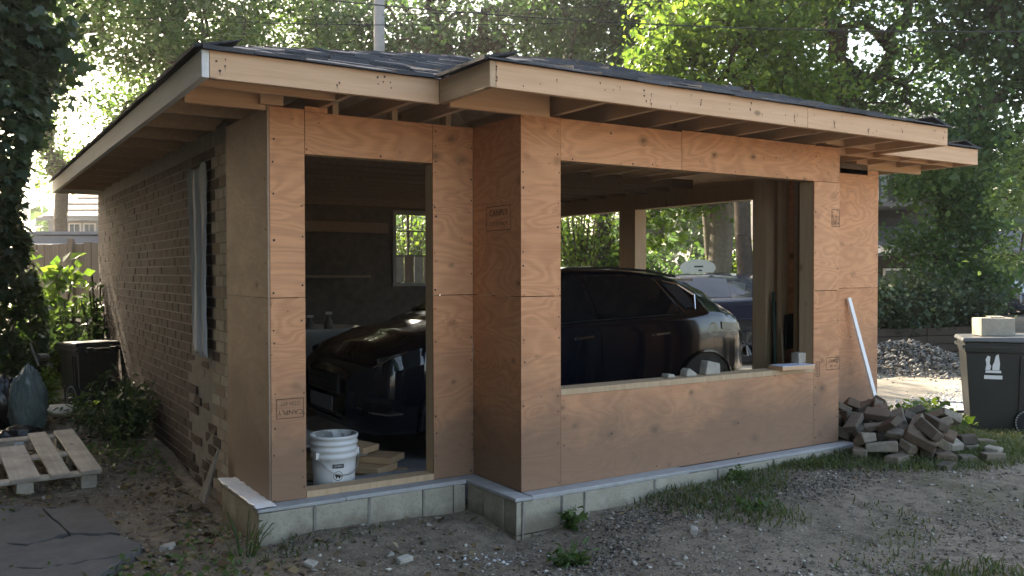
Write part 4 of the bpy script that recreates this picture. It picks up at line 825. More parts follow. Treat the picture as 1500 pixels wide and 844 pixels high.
# ------------------------------------------------------------------ driveway, mound, low wall at right
def patch(name, poly, mat, lift, n=70, edge=.2):
    x0, y0 = np.min(poly, 0); x1, y1 = np.max(poly, 0); X_, Y_ = np.meshgrid(np.linspace(x0, x1, n), np.linspace(y0, y1, n)); Z_ = gz(X_, Y_)+lift
    ins = np.zeros(X_.shape, bool); j = len(poly)-1; jx = X_+edge*hashnoise(X_, Y_, 3, 8); jy = Y_+edge*hashnoise(X_, Y_, 3, 9)
    for i in range(len(poly)):
        xi, yi = poly[i]; xj, yj = poly[j]; c = ((yi > jy) != (yj > jy)) & (jx < (xj-xi)*(jy-yi)/(yj-yi+1e-9)+xi); ins ^= c; j = i
    Z_ = np.where(ins, Z_, Z_-lift-.05); return struct(name, gridmesh(name, X_, Y_, Z_), mat)
DRIVE = simple('sandy gravel', (.29,.262,.215), .95, 0, .22, 5, .5, .1); GRAV = simple('pale limestone gravel', (.42,.42,.42), .95, 0, .35, 40, .8, .1)
patch('driveway', [(8.0,.6),(9.5,-.9),(40,-2),(40,9),(14,4.6),(9.5,5.5),(6.3,7),(6.0,1.6)], DRIVE, .015, 220)
def stones(name, P, smin, smax, mat, seed, flat=.6, par=None):
    r = np.random.default_rng(seed); n = len(P); b = np.array([(1,0,0),(0,1,0),(-1,0,0),(0,-1,0),(.2,.1,1),(-.1,.1,-1)], float); f = np.array([(0,1,4),(1,2,4),(2,3,4),(3,0,4),(1,0,5),(2,1,5),(3,2,5),(0,3,5)])
    s = smin*(smax/smin)**(r.random(n)**2); V = b[None]*(1+.35*r.normal(size=(n,6,1))).clip(.5,1.6)+.15*r.normal(size=(n,6,3)); a = r.uniform(0,6.28,n); ca, sa = np.cos(a)[:,None], np.sin(a)[:,None]
    X_ = V[...,0]*ca-V[...,1]*sa; Y_ = V[...,0]*sa+V[...,1]*ca; V = np.stack([X_, Y_*.75, V[...,2]*flat], -1)*s[:,None,None]+P[:,None,:]
    F = (np.arange(n)[:,None,None]*6+f[None]).reshape(-1,3); return link(name, mesh_np(name, V.reshape(-1,3), F), mat, par, kind='stuff')
def isl_stone(name, cols):
    n = NT(name); cr = n.new('ShaderNodeValToRGB'); n.t.links.new(n.isl(), cr.inputs[0]); e = cr.color_ramp.elements; e[0].color = (*cols[0],1); e[1].color = (*cols[-1],1)
    for i, k in enumerate(cols[1:-1]): x = e.new((i+1)/(len(cols)-1)); x.color = (*k,1)
    return n.fin(cr.outputs[0], .9, spec=.2)
PEB = isl_stone('pebbles', [(.07,.06,.05),(.20,.175,.145),(.32,.29,.25),(.12,.10,.08),(.52,.49,.44)]); LIME = isl_stone('limestone chips', [(.30,.30,.30),(.45,.45,.45),(.6,.6,.6),(.36,.35,.33)])
rs = np.random.default_rng(5)
def onground(x, y, dz=0.): return np.stack([x, y, gz(x, y)+dz], 1)
x = rs.uniform(8.2, 14, 4200); y = 1.25+(x-8)*.12+rs.normal(size=4200)*.22; stones('pale_gravel', onground(x, y, .018), .010, .03, LIME, 6)
# rubble mound
mc = at(1325, 402, 14.8); r2 = np.random.default_rng(7); n_ = 3200; mx_ = r2.normal(size=n_)*.85; my_ = r2.normal(size=n_)*.55
hgt = .52*np.exp(-(mx_**2/1.1+my_**2/.55))
mound = np.stack([mc[0]+mx_*.84+my_*.54, mc[1]-mx_*.54+my_*.84, np.zeros(n_)], 1); mound[:,2] = gz(mound[:,0], mound[:,1])+hgt*r2.random(n_)**.3
o_ = stones('gravel_mound', mound, .02, .07, isl_stone('grey rubble', [(.10,.095,.088),(.17,.165,.155),(.24,.23,.215),(.14,.13,.12)]), 8)
# brown retaining wall under the hedge
pA = at(1275, 402, 15.9); pB = at(1432, 402, 16.6); ang = math.atan2(pB[1]-pA[1], pB[0]-pA[0]); Lw = math.hypot(pB[0]-pA[0], pB[1]-pA[1])
rwl = thing('retaining_wall', 'low dark brown timber wall under the hedge at right', 'wall', (float(pA[0]), float(pA[1]), -.3), ang); BRW = lumber('dark timber', (.035,.026,.02), (.06,.044,.033), (.03,.02,.015), 0, .9)
for k in range(4): bevel(link('timber', MB().box((0, random.uniform(-.01,.01), .02+k*.155), (Lw*.52, .14, .165+k*.155), .004).mesh('timber'), BRW, rwl), .008); bevel(link('timber', MB().box((Lw*.525, random.uniform(-.01,.01), .02+k*.155), (Lw, .14, .165+k*.155), .004).mesh('timber'), BRW, rwl), .008)
# dark strip drawn for the shadow along a board edge on the driveway
for (u0, v0, u1, v1, lab) in ((1354,552,1440,556,'dark strip drawn as a board edge shadow across the driveway left of the bin'),):
    d0 = 11.3 if v0 < 560 else 10.6; a = at(u0, v0, d0); b = at(u1, v1, d0-.2); pts = span(a, b, .0, 10); pts = [(p[0], p[1]+.02*math.sin(i), float(gz(p[0], p[1]))+.035) for i, p in enumerate(pts)]
    tag(link('shadow_strip', MB().tube(pts, .022, 6).mesh('strip'), RUBBER), lab, 'strip')
q_ = at(1412, 571, 10.9); wbd = thing('white_board', 'flat white board lying on the driveway beside the bin', 'board', (float(q_[0]), float(q_[1]), float(gz(q_[0], q_[1]))+.02), -_a+.1); link('panel', MB().box((-.30,-.30,.0),(.45,.30,.03)).mesh('panel'), WHITEP, wbd); link('shadow_edge_strip', MB().box((-.30,-.315,-.01),(.45,-.302,.032)).mesh('edge'), RUBBER, wbd)  # dark strip stands in for the shadow along the board's edge
# oval sign by the pale trunk
sp = at(1022, 402, 20.8); sg = thing('oval_sign', 'pale oval sign board standing in front of the pale trunk', 'sign', (float(sp[0]), float(sp[1]), -.2), -_a)
ov = [(.42*math.cos(a), 1.66+.20*math.sin(a)) for a in [i*math.pi/12 for i in range(24)]]
link('board', MB().prism(ov, .03, lambda u, v, w_: (u, -w_, v)).mesh('board'), simple('pale sign paint', (.62,.64,.60), .6, 0, .05), sg)
for z, wd in ((1.69, .24), (1.60, .14)): link('lettering', MB().box((-.05-wd+.2, -.034, z-.018), (.05+wd*.3, -.0305, z+.018)).mesh('line'), DARKPL, sg)
link('post', MB().box((-.03, .002, 0), (.03, .05, 1.6)).mesh('post'), BARKL, sg)
# ------------------------------------------------------------------ wheeled bins
BINP = simple('dark bin plastic', (.018,.020,.019), .45, 0, .25, 4, .1); BINL = simple('grey bin lid', (.10,.105,.11), .4, 0, .15, 5); LOGO = simple('white print', (.72,.73,.74), .6, 0, .04)
def wbin(name, label, loc, rz, L, Wd, Hh, logo, lidm):
    t = thing(name, label, 'bin', loc, rz, 'wheeled bins'); b = .80
    mb = MB(); V = []
    for z, s in ((0, b), (.06, b+.01), (Hh*.82, .965), (Hh*.83, .99), (Hh*.93, 1.0)):
        for sx, sy in ((-1,-1),(1,-1),(1,1),(-1,1)): V.append((sx*L/2*s+(.02 if sx > 0 else 0), sy*Wd/2*s, z))
    F = [(0,3,2,1)]+[(i*4+k, i*4+(k+1)%4, i*4+4+(k+1)%4, i*4+4+k) for i in range(4) for k in range(4)]+[(16,17,18,19)]
    bevel(link('body', mb.add(V, F).mesh('body'), BINP, t), .025, 3)
    ld = bevel(link('lid', MB().add([(-L/2-.03,-Wd/2-.03,Hh*.935),(L/2+.02,-Wd/2-.03,Hh*.935),(L/2+.02,Wd/2+.03,Hh*.935),(-L/2-.03,Wd/2+.03,Hh*.935),(-L/2-.02,-Wd/2-.02,Hh*.975),(L/2,-Wd/2-.02,Hh),(L/2,Wd/2+.02,Hh),(-L/2-.02,Wd/2+.02,Hh*.975)], [(0,3,2,1),(4,5,6,7),(0,1,5,4),(1,2,6,5),(2,3,7,6),(3,0,4,7)]).mesh('lid'), lidm, t), .012, 2)
    link('rim', MB().box((-L/2-.025, -Wd/2-.025, Hh*.87), (L/2+.02, Wd/2+.025, Hh*.90)).mesh('rim'), BINP, t)
    for y in (-Wd*.28, Wd*.28): link('handle_bracket', MB().box((L/2, y-.03, Hh*.86), (L/2+.11, y+.03, Hh*.93)).mesh('bracket'), BINP, t)
    link('handle', MB().tube([(L/2+.09, -Wd*.36, Hh*.9), (L/2+.09, Wd*.36, Hh*.9)], .016, 8).mesh('handle'), BINP, t)
    for s in (-1, 1):
        R_ = Matrix.Rotation(R(90), 3, 'X'); m = MB().lathe([(.0,-.03),(.10,-.03),(.135,-.022),(.135,.022),(.10,.03),(0,.03)], 24); m.v = [tuple(R_ @ Vector(v)+Vector((L/2*b-.06, s*(Wd/2*b+.035), .13))) for v in m.v]; wl = link('wheel', m.mesh('wheel'), RUBBER, t)
        rb = MB()
        for k in range(30):
            a = 2*math.pi*k/30; c = Vector((L/2*b-.06+.13*math.cos(a), s*(Wd/2*b+.067), .13+.13*math.sin(a))); rb.box((c.x-.007, c.y-.004, c.z-.007), (c.x+.007, c.y+.004, c.z+.007))
        link('tread', rb.mesh('tread'), simple('worn tread', (.30,.30,.29), .8) if 'worn tread' not in bpy.data.materials else bpy.data.materials['worn tread'], wl)
    # vertical ribs on the side
    for x in (L*.20, L*.33): link('rib', MB().add([(x, -Wd/2*.985-.012, Hh*.80), (x+.03, -Wd/2*.985-.012, Hh*.80), (x+.02, -Wd/2*b-.03, .22), (x-.01, -Wd/2*b-.03, .22), (x, -Wd/2*.9, Hh*.80), (x+.03, -Wd/2*.9, Hh*.80), (x+.02, -Wd/2*b+.03, .22), (x-.01, -Wd/2*b+.03, .22)], [(0,1,2,3),(4,7,6,5),(0,4,5,1),(1,5,6,2),(2,6,7,3),(3,7,4,0)]).mesh('rib'), BINP, t)
    if logo:
        sl_ = (Wd/2*.965-Wd/2*(b+.01))/(Hh*.82-.06)
        def on(u, z, e=.006): return (u, -(Wd/2*(b+.01)+(z-.06)*sl_)-e, z)
        lg = MB(); z0 = Hh*.60
        for poly in ([(-.075,.05),(-.03,.05),(-.02,.09),(-.035,.12),(-.03,.19),(-.055,.20),(-.075,.16),(-.066,.11)], [(-.01,.05),(.055,.05),(.06,.12),(.045,.22),(.02,.20),(.005,.13),(-.008,.10)], [(-.075,.02),(.075,.02),(.07,.046),(-.07,.046)], [(-.085,-.045),(.085,-.045),(.085,-.005),(-.085,-.005)]):
            lg.add([on(-.10+u, z0+v) for u, v in poly], [tuple(range(len(poly)))])
        link('emblem', lg.mesh('emblem'), LOGO, t)
    return t
bl = at(1465, 402, 9.4); bz = float(gz(bl[0], bl[1]))
wbin('wheeled_bin', 'dark wheeled bin with white emblem and block on its lid, at right', (float(bl[0]), float(bl[1]), bz), R(-52), .74, .58, 1.02, True, BINL)
bb = thing('concrete_block', 'pale grey block lying on the lid of the right bin', 'block', (float(bl[0])-.03, float(bl[1])+.05, bz+1.005), R(-32)); bevel(link('shell', MB().box((-.18,-.10,0),(.18,.10,.19),.003).mesh('shell'), CONC, bb), .006); link('chipped_rim', MB().box((-.06,-.05,.191),(.10,.04,.205),.006).mesh('rim'), CONC, bb)
lb = at(128, 402, 9.9); wbin('wheeled_bin', 'dark bin with glinting lid among the weeds of the left side yard', (float(lb[0]), float(lb[1]), float(gz(lb[0], lb[1]))), R(-75), .52, .44, .74, False, BINP)
# ------------------------------------------------------------------ bricks heaped at the right end of the wall
hm = np.full((120, 120), -9.); hx0, hy0, hres = 3.9, -2.0, .02; XX, YY = np.meshgrid(hx0+np.arange(120)*hres, hy0+np.arange(120)*hres, indexing='ij'); hm = gz(XX, YY)
rb_ = np.random.default_rng(21); nb_ = 0
for i in range(150):
    L_, W_, H_ = rb_.uniform(.10, .235), rb_.uniform(.085, .115), rb_.uniform(.05, .078)
    if i < 34: c = np.array([4.93+rb_.uniform(-.38,.36), -.40+rb_.uniform(-.28,.22)])
    elif i < 90: c = np.array([4.86+rb_.normal()*.28, -.58+rb_.normal()*.24])
    else: c = np.array([4.80+rb_.normal()*.30, -1.02+rb_.normal()*.20])
    if c[1] > -.10: c[1] = -.10-rb_.random()*.1
    if c[0] < 4.52 and c[1] > -.75: c[0] = 4.56+rb_.random()*.1
    a = rb_.choice([.1, .5, 1.2, 2.2, 2.8])+rb_.normal()*.25; u = (XX-c[0])*math.cos(a)+(YY-c[1])*math.sin(a); v = -(XX-c[0])*math.sin(a)+(YY-c[1])*math.cos(a); m_ = (abs(u) < L_/2) & (abs(v) < W_/2)
    if not m_.any(): continue
    base = np.percentile(hm[m_], 82); 
    if base > .20: continue
    A_ = np.stack([u[m_], v[m_], np.ones(m_.sum())], 1); sl2 = np.linalg.lstsq(A_, hm[m_], rcond=None)[0]; tx, ty = np.clip(sl2[:2]*.8, -.45, .45)
    o = link('loose_brick', MB().box((-L_/2,-W_/2,-H_/2),(L_/2,W_/2,H_/2), .011).mesh('loose_brick'), RUBB, None, None, (float(c[0]), float(c[1]), float(base+H_/2-.006)), (ty, -tx, a)); bevel(o, .009, 2)
    tag(o, 'weathered grey brown brick in the loose heap at the right end of the wall', 'brick', 'bricks heaped at the right end of the wall'); hm[m_] = np.maximum(hm[m_], base+H_+(A_[:,0]*tx+A_[:,1]*ty)*.5); nb_ += 1
rc = np.random.default_rng(61); n_ = 900; cx_ = 4.85+rc.normal(size=n_)*.38; cy_ = -.85+rc.normal(size=n_)*.26; k_ = ~((cx_ < XW+.08) & (cy_ > -J-.14)) & (cy_ < -.03); cx_, cy_ = cx_[k_], cy_[k_]
stones('brick_chip', np.stack([cx_, cy_, gz(cx_, cy_)+.006], 1), .006, .035, isl_stone('brick chips', [(.10,.085,.07),(.2,.16,.12),(.27,.23,.19),(.15,.10,.075)]), 62)
# ------------------------------------------------------------------ leaning white strip and scrap board
def leaning(name, lab, cat, a, b, wd, th_, mat):
    a, b = Vector(a), Vector(b); d = (b-a).normalized(); s = d.cross(Vector((0,-1,0))).normalized(); n = s.cross(d); V = []
    for p in (a, b):
        for q, r_ in ((-1,-1),(1,-1),(1,1),(-1,1)): V.append(p+s*q*wd/2+n*r_*th_/2)
    return tag(link(name, MB().add(V, [(0,3,2,1),(4,5,6,7),(0,1,5,4),(1,2,6,5),(2,3,7,6),(3,0,4,7)]).mesh(name), mat), lab, cat)
leaning('trim_strip', 'white strip of trim leaning on the plywood above the brick heap', 'strip', (5.50, -.22, .13), (5.34, -.022, 1.13), .042, .022, simple('white pvc trim', (.80,.80,.82), .35, 0, .03))
tag(link('scrap_board', MB().prism([(0,0),(.17,0),(.155,.36),(.12,.34)], .012, lambda u, v, w_: (-.05-w_-.10*(1-v/.36), .98+.17-u, -.20+v)).mesh('scrap'), simple('grey scrap board', (.17,.165,.155), .85)), 'small grey tapered scrap leaning at the foot of the side plywood', 'board')
# ------------------------------------------------------------------ bucket
bk = thing('bucket', 'white plastic bucket with mortar residue standing inside the doorway', 'bucket', (.505, .30, -.028), R(10))
BKW = simple('white bucket plastic', (.62,.63,.64), .45, 0, .06, 6); n = NT('mortar crusted plastic'); c_ = n.coord(); BKI = n.fin(n.mix(n.ramp(n.noise(c_, 14, 5, .65), .5, .56), (.52,.52,.51), (.20,.195,.185)), .8)
link('body', smooth(MB().lathe([(0,.0),(.125,0),(.132,.008),(.140,.14),(.143,.20),(.150,.203),(.150,.222),(.1445,.226),(.145,.243),(.152,.246),(.152,.264),(.147,.268),(.1475,.286),(.155,.289),(.155,.302),(.149,.305),(.150,.326),(.157,.328),(.158,.342),(.154,.348),(.147,.345)], 40).mesh('body')), BKW, bk)
link('lining', smooth(MB().lathe([(.147,.345),(.140,.24),(.133,.09),(.06,.07),(0,.075)], 40).mesh('lining')), BKI, bk)
hb = [(.158*math.cos(a), .158*math.sin(a)-.0, .215-.115*math.sin((a+2.9)/2.6*math.pi)) for a in [(-2.9+2.6*i/20) for i in range(21)]]
link('wire_handle', MB().tube(hb, .0032, 6).mesh('handle'), STEEL, bk)
for a in (-2.9, -.3): link('handle_lug', MB().box((.150*math.cos(a)-.013, .150*math.sin(a)-.013, .20), (.150*math.cos(a)+.013, .150*math.sin(a)+.013, .245)).mesh('lug'), BKW, bk)
def bwrap(u, z, e=.0012, a0=-1.92): r_ = .132+.0085*z/.14+e; a = a0+u/.14; return (r_*math.cos(a), r_*math.sin(a), z)
def strip(x0, x1, z0, z1, e, m, nm, par, n=8): return link(nm, MB().add([bwrap(x0+(x1-x0)*i/n, z, e) for z in (z0, z1) for i in range(n+1)], [(i, i+1, n+2+i, n+1+i) for i in range(n)]).mesh(nm), m, par)
lbl = strip(-.036, .036, .018, .172, .0012, simple('label white', (.66,.66,.66), .5, 0, .03), 'label', bk); BLK = simple('label black ink', (.015,.015,.015), .6)
strip(-.036, .036, .146, .172, .0020, BLK, 'band', lbl)
def disc(poly, e, m, nm): 
    return link(nm, MB().add([bwrap(u, z, e) for u, z in poly], [tuple(range(len(poly)))]).mesh(nm), m, lbl)
ringp = MB(); N_ = 28
for i in range(N_+1): a = 2*math.pi*i/N_; ringp.v += [bwrap(.031*math.cos(a), .095+.031*math.sin(a), .002), bwrap(.0275*math.cos(a), .095+.0275*math.sin(a), .002)]
ringp.f = [(2*i, 2*i+1, 2*i+3, 2*i+2) for i in range(N_)]; link('ring', ringp.mesh('ring'), BLK, lbl)
disc([(-.022,.098),(-.018,.108),(-.004,.112),(.010,.109),(.020,.104),(.024,.096),(.021,.088),(.014,.090),(.010,.078),(.004,.078),(.003,.089),(-.006,.089),(-.009,.078),(-.015,.078),(-.014,.090)], .0024, BLK, 'animal')
for z in (.050, .040, .030): strip(-.028, .028, z-.003, z+.002, .002, BLK, 'print_line', lbl)
t_ = text_mesh('CEMENT', .015); link('print', MB().add([bwrap(v.co.x, .159+v.co.y, .0028) for v in t_.vertices], [tuple(p.vertices) for p in t_.polygons if p.normal.z > .5]).mesh('print'), LOGO, lbl)
# ------------------------------------------------------------------ planks stacked beside the bucket
PLK = lumber('dusty orange plank', (.36,.24,.145), (.50,.34,.20), (.10,.06,.03), 0, .85); PLKG = lumber('grey plank', (.19,.18,.16), (.29,.27,.24), (.08,.07,.06), 0, .85, .4)
def plank(cx, cy, cz, L_, W_, H_, ang, m, lab, tilt=0.): return tag(bevel(link('plank', MB().box((-L_/2,-W_/2,-H_/2),(L_/2,W_/2,H_/2), .002).mesh('plank'), m, None, None, (cx,cy,cz), (0,tilt,R(ang))), .003), lab, 'plank', 'planks stacked in the doorway')
A_ = 122
for k, (dx, dy, da, m, lab) in enumerate([(.05,0,4,PLKG,'lowest plank of the doorway stack'), (.0,.03,-3,PLK,'second plank from the bottom of the doorway stack'), (.03,-.01,6,PLK,'third plank from the bottom of the doorway stack'), (-.02,.02,0,PLK,'fourth plank up in the doorway stack, under the crossed ones'), (.02,.04,8,PLK,'wide plank whose end shows right of the bucket')]):
    plank(.72+dx, 1.02+dy, -.172+k*.05, 1.15, .24, .046, A_+da, m, lab)
plank(.64, 1.12, .085, 1.0, .22, .042, A_-12, PLKG, 'grey plank lying crooked on the doorway stack'); plank(.70, 1.10, .135, .95, .19, .042, A_-2, PLK, 'plank with orange sawn end sticking out above the bucket', R(-4)); plank(.52, 1.2, .185, .8, .26, .02, A_-25, PLKG, 'thin grey board on top of the doorway stack', R(-5)); plank(.42, 1.05, .225, .6, .20, .02, A_-45, PLKG, 'smaller grey offcut topmost on the doorway stack', R(-7))
# ------------------------------------------------------------------ clutter deep in the garage
SACK = simple('grey paper sack', (.30,.30,.29), .8, 0, .12, 6)
bn = thing('work_bench', 'old bench deep inside the garage holding a pale sheet', 'bench', (.25, 4.1, -.2)); 
link('top', MB().box((0,0,.74),(1.1,.7,.79)).mesh('top'), DARKW, bn)
for x in (.05, .98): 
    for y in (.05, .58): link('leg', MB().box((x,y,0),(x+.07,y+.07,.738)).mesh('leg'), DARKW, bn)
cp = thing('plastic_tub', 'pale grey tub with flared rim behind the SUV bonnet', 'tub', (1.90, 4.4, -.2)); link('tub', smooth(MB().lathe([(.0,.3),(.30,.3),(.36,.85),(.48,.93),(.47,.96),(.34,.88),(0,.80)], 20).mesh('tub')), SACK, cp); link('stand', MB().box((-.3,-.3,0),(.3,.3,.298)).mesh('stand'), DARKW, cp)
for i, (dx, dy, h, r0_, lab) in enumerate([(-.10,.0,.27,.055,'left dark spray bottle standing in the grey tub'), (.14,.05,.30,.05,'right dark bottle with pale cap standing in the grey tub')]):
    b_ = thing('bottle', lab, 'bottle', (1.90+dx, 4.4+dy, .62)); link('body', smooth(MB().lathe([(0,0),(r0_,0),(r0_,h*.6),(r0_*.45,h*.78),(r0_*.4,h*.9),(0,h*.9)], 16).mesh('body')), simple('dark bottle %d' % i, (.05,.04,.035), .4), b_); link('cap', MB().box((-.03,-.02,h*.9),(.04,.02,h)).mesh('cap'), SACK, b_)
# tools leaning between the studs at the right of the window
def tool(name, lab, a, b, r, m, head=None, hm_=None):
    t = thing(name, lab, 'tool', a); d = Vector(b)-Vector(a); link('handle', MB().tube([(0,0,0), tuple(d)], r, 8).mesh('handle'), m, t)
    if head is not None: link('head', head, hm_, t)
GRN = simple('green painted handle', (.03,.06,.048), .5); WOODH = simple('worn wooden handle', (.35,.26,.17), .6)
tool('rake', 'green handled garden tool leaning between the studs right of the window', (4.17,-.22,-.2), (4.30,-.05,1.20), .013, GRN, MB().box((-.15,-.02,-.0),(.15,.02,.05)).mesh('rake_head'), STEEL)
tool('broom', 'broom with black head leaning in the corner right of the window', (4.20,-.30,-.2), (4.32,-.12,.90), .013, WOODH, MB().box((.10,.10,.93),(.20,.14,1.22), .01).mesh('broom_head'), DARKPL)
tag(link('green_board', MB().box((4.33,-.03,-.05),(4.36,-.012,1.12)).mesh('green_board'), simple('dark green paint', (.012,.028,.024), .5)), 'narrow dark green board standing in the corner right of the window', 'board')
# things on the sill
sb_ = thing('sill_board', 'board with pale bluish face lying on the right end of the sill', 'board', (3.93, -J-.02, WZ0+.002), R(-6)); link('core', MB().box((-.21,-.06,.0),(.12,.09,.028)).mesh('core'), PINE, sb_); link('face', MB().box((-.21,-.06,.0285),(.12,.09,.032)).mesh('face'), simple('bluish white laminate', (.55,.58,.70), .3), sb_)
ok_ = tag(link('wood_offcut', MB().box((4.0,-J+.03,WZ0+.035),(4.085,-J+.10,WZ0+.115), .003).mesh('offcut'), PALW), 'small grey wood block standing on the board at the sill end', 'block')
CHK = simple('pale mortar chunk', (.36,.34,.30), .95, 0, .2, 12, .5, .1)
for (x, y, sx, sz, lab, a) in ((3.10, -.50, .15, .105, 'largest pale mortar chunk on the window sill', .2), (2.89, -.50, .11, .06, 'sloping grey mortar chunk left of the large one on the sill', .7), (2.70, -.49, .07, .03, 'small flat chip left of the other chunks on the sill', .1)):
    poly = [(-sx/2,0),(sx/2,0),(sx*.48,sz*.75),(sx*.1,sz*.85),(-sx*.35,sz)] if a < .5 else [(-sx/2,0),(sx/2,0),(sx*.45,sz*.3),(-sx*.2,sz),(-sx*.42,sz*.7)]
    tag(bevel(link('mortar_chunk', MB().prism(poly, .075, lambda u, v, w_: (x+u, y-.04+w_, WZ0+.001+v)).mesh('chunk'), CHK), .008), lab, 'rubble')
# ------------------------------------------------------------------ pallet
pa = thing('pallet', 'grey wooden pallet lying in the left side yard', 'pallet', (-.66, 2.02, -.235), R(4), rot=(R(5.5), 0, R(3)))
def pbox(nm, a, b): return bevel(link(nm, MB().box(a, b, .003).mesh(nm), PALW, pa), .004)
bx_ = 0
for i, (wd, y1) in enumerate([(.145, 1.27), (.135, 1.27), (.19, .92), (.12, .90), (.14, 1.0), (.13, 1.2)]):
    pbox('deck_board', (-bx_-wd, 0, .118), (-bx_, y1, .140)); bx_ += wd+random.uniform(.05, .075)
for y in (.02, .58, 1.16): pbox('stringer_board', (-bx_+.05, y, .096), (0, y+.10, .117))
for x in (-.14, -.56, -1.0):
    for y in (.015, .575, 1.155): pbox('block', (x, y, .018), (x+.11, y+.105, .095))
for x in (-.14, -.56, -1.0): pbox('bottom_board', (x, 0, -.005), (x+.10, 1.26, .0175))
# plastic over rubbish at the left edge
def lump(name, lab, cat, c, r3, mat, seed, amp=.25, fine=.06, n=40):
    U, Vv = np.meshgrid(np.linspace(0, 2*math.pi, n*2), np.linspace(.02, math.pi-.02, n)); X_ = np.cos(U)*np.sin(Vv); Y_ = np.sin(U)*np.sin(Vv); Z_ = np.cos(Vv)
    d = 1+amp*hashnoise(X_*2+Z_, Y_*2-Z_, 2.2, seed)+fine*np.abs(hashnoise(X_*3+Z_*2, Y_*3+Z_*3, 7, seed+1))*2+fine*.6*hashnoise(X_*4, Y_*4+Z_*5, 14, seed+2)
    o = link(name, gridmesh(name, X_*r3[0]*d, Y_*r3[1]*d, Z_*r3[2]*d), mat, None, None, c); return tag(o, lab, cat)
PLAS = simple('milky plastic sheet', (.13,.17,.17), .22, 0, .3, 8, .3); BLKB = simple('black rubbish bag', (.010,.011,.011), .28)
lump('plastic_bundle', 'crumpled greenish plastic bundle standing behind the pallet at the left', 'plastic bag', tuple(at(42, 592, 8.6)), (.16,.14,.34), PLAS, 4, .25, .12)
lump('rubbish_bag', 'black rubbish bag slumped on the back corner of the pallet', 'rubbish bag', tuple(at(30, 642, 8.1)), (.20,.16,.11), BLKB, 9, .3, .1)
lump('rubbish_bag', 'second dark bag against the ivy at the left edge', 'rubbish bag', tuple(at(-4, 600, 8.8)), (.24,.2,.34), BLKB, 15, .3, .1)
lump('plastic_scrap', 'pale plastic scrap lying on the pallet at the left edge', 'plastic scrap', tuple(at(14, 652, 7.7)), (.10,.07,.025), WRAPM, 17, .35, .2)
lump('paper_sack', 'pale flattened sack lying in the sun between pallet and bin', 'sack', tuple(at(88, 601, 9.0)), (.16,.22,.05), simple('pale sack', (.62,.56,.46), .8, 0, .1), 19, .3, .08)
leaning('stick', 'short pale stick leaning by the ivy left of the bushes', 'stick', at(57, 536, 9.6), at(44, 503, 9.7), .02, .02, BARKL)
tag(link('plank', MB().tube([at(54,524,10.2), at(68,523,10.4)], .045, 8).mesh('pipe'), simple('dark pipe', (.06,.06,.065), .5)), 'short dark pipe end showing at the edge of the bushes', 'pipe')
# ------------------------------------------------------------------ broken asphalt slab at lower left
def gp_(u, v): 
    d = FW+RT*(u-750)/FPX-UP*(v-422)/FPX; t = (-.235-CAM[2])/d[2]; return (CAM+d*t)[:2]
ASPH = simple('old asphalt', (.115,.11,.105), .95, 0, .22, 6, .5, .15)
slabp = thing('concrete_slab', 'cracked dark paving slab in the lower left corner', 'paving slab', (0,0,0))
for pl in ([(-60,752),(25,747),(60,752),(100,790),(40,806),(-60,800)], [(62,752),(140,750),(160,768),(176,790),(103,789)], [(-60,803),(40,809),(105,793),(175,793),(208,806),(196,820),(120,832),(60,842),(-60,842)], [(-60,845),(60,845),(122,835),(192,823),(150,850),(138,880),(-60,900)]):
    q = []
    for i in range(len(pl)):
        a, b = np.array(pl[i]), np.array(pl[(i+1)%len(pl)])
        for k in range(5): w_ = a+(b-a)*k/5; q.append(gp_(*(w_+np.random.default_rng(i*7+k).normal(size=2)*(1.4 if k else .3))))
    dz = random.uniform(-.006, .006); bevel(link('slab_piece', MB().prism([tuple(p) for p in q], .07, lambda u, v, w_: (u, v, -.262+dz+w_)).mesh('slab'), ASPH, slabp), .006)
# ------------------------------------------------------------------ ground litter
rl = np.random.default_rng(44)
def scatter(n, xr, yr, dens): 
    x = rl.uniform(*xr, n); y = rl.uniform(*yr, n); k = rl.random(n) < dens(x, y); x, y = x[k], y[k]
    ok = ~((x > -.13) & (x < W1-.1) & (y > -.13)) & ~((x > W1-.14) & (x < XW+.05) & (y > -J-.13)) & ~((x > XW) & (x < XR) & (y > -.02)) & ~((x > -.1) & (x < XR) & (y > 0)); return x[ok], y[ok]
x, y = scatter(60000, (-2.2, 6.5), (-3.4, 4), lambda x, y: np.clip(.35+.65*hashnoise(x, y, 2.6, 30)+.25*hashnoise(x, y, 7, 31), .05, 1)*np.where(x < 0, .5, 1)); stones('pebble', onground(x, y, .002), .005, .020, PEB, 45)
x, y = scatter(2600, (-2.2, 6.5), (-3.4, 4), lambda x, y: np.clip(.4+.8*hashnoise(x, y, 1.9, 33), 0, 1)); stones('stone', onground(x, y, .004), .014, .034, PEB, 46)
DRK = isl_stone('dark debris', [(.05,.045,.04),(.09,.078,.065),(.13,.115,.10),(.26,.24,.21)])
x, y = scatter(60000, (.3, 6.8), (-3.2, -.75), lambda x, y: np.clip(1.15*np.exp(-((y+1.28-.12*(x-1.5)+.18*np.sin(x*2.2))/.26)**2)-.25+.45*hashnoise(x, y, 5, 55)+.35*np.exp(-((y+2.2)/.5)**2), 0, 1)); stones('gravel_debris', onground(x, y, .002), .004, .016, DRK, 58)
x, y = scatter(900, (.6, 2.2), (-1.6, -.75), lambda x, y: np.exp(-((x-.95)**2/.06+(y+.98)**2/.02))); stones('white_chip', onground(x, y, .003), .006, .016, LIME, 47)
LIT = isl_stone('dead leaves', [(.07,.045,.025),(.15,.10,.05),(.21,.16,.09),(.10,.075,.045),(.27,.23,.15)])
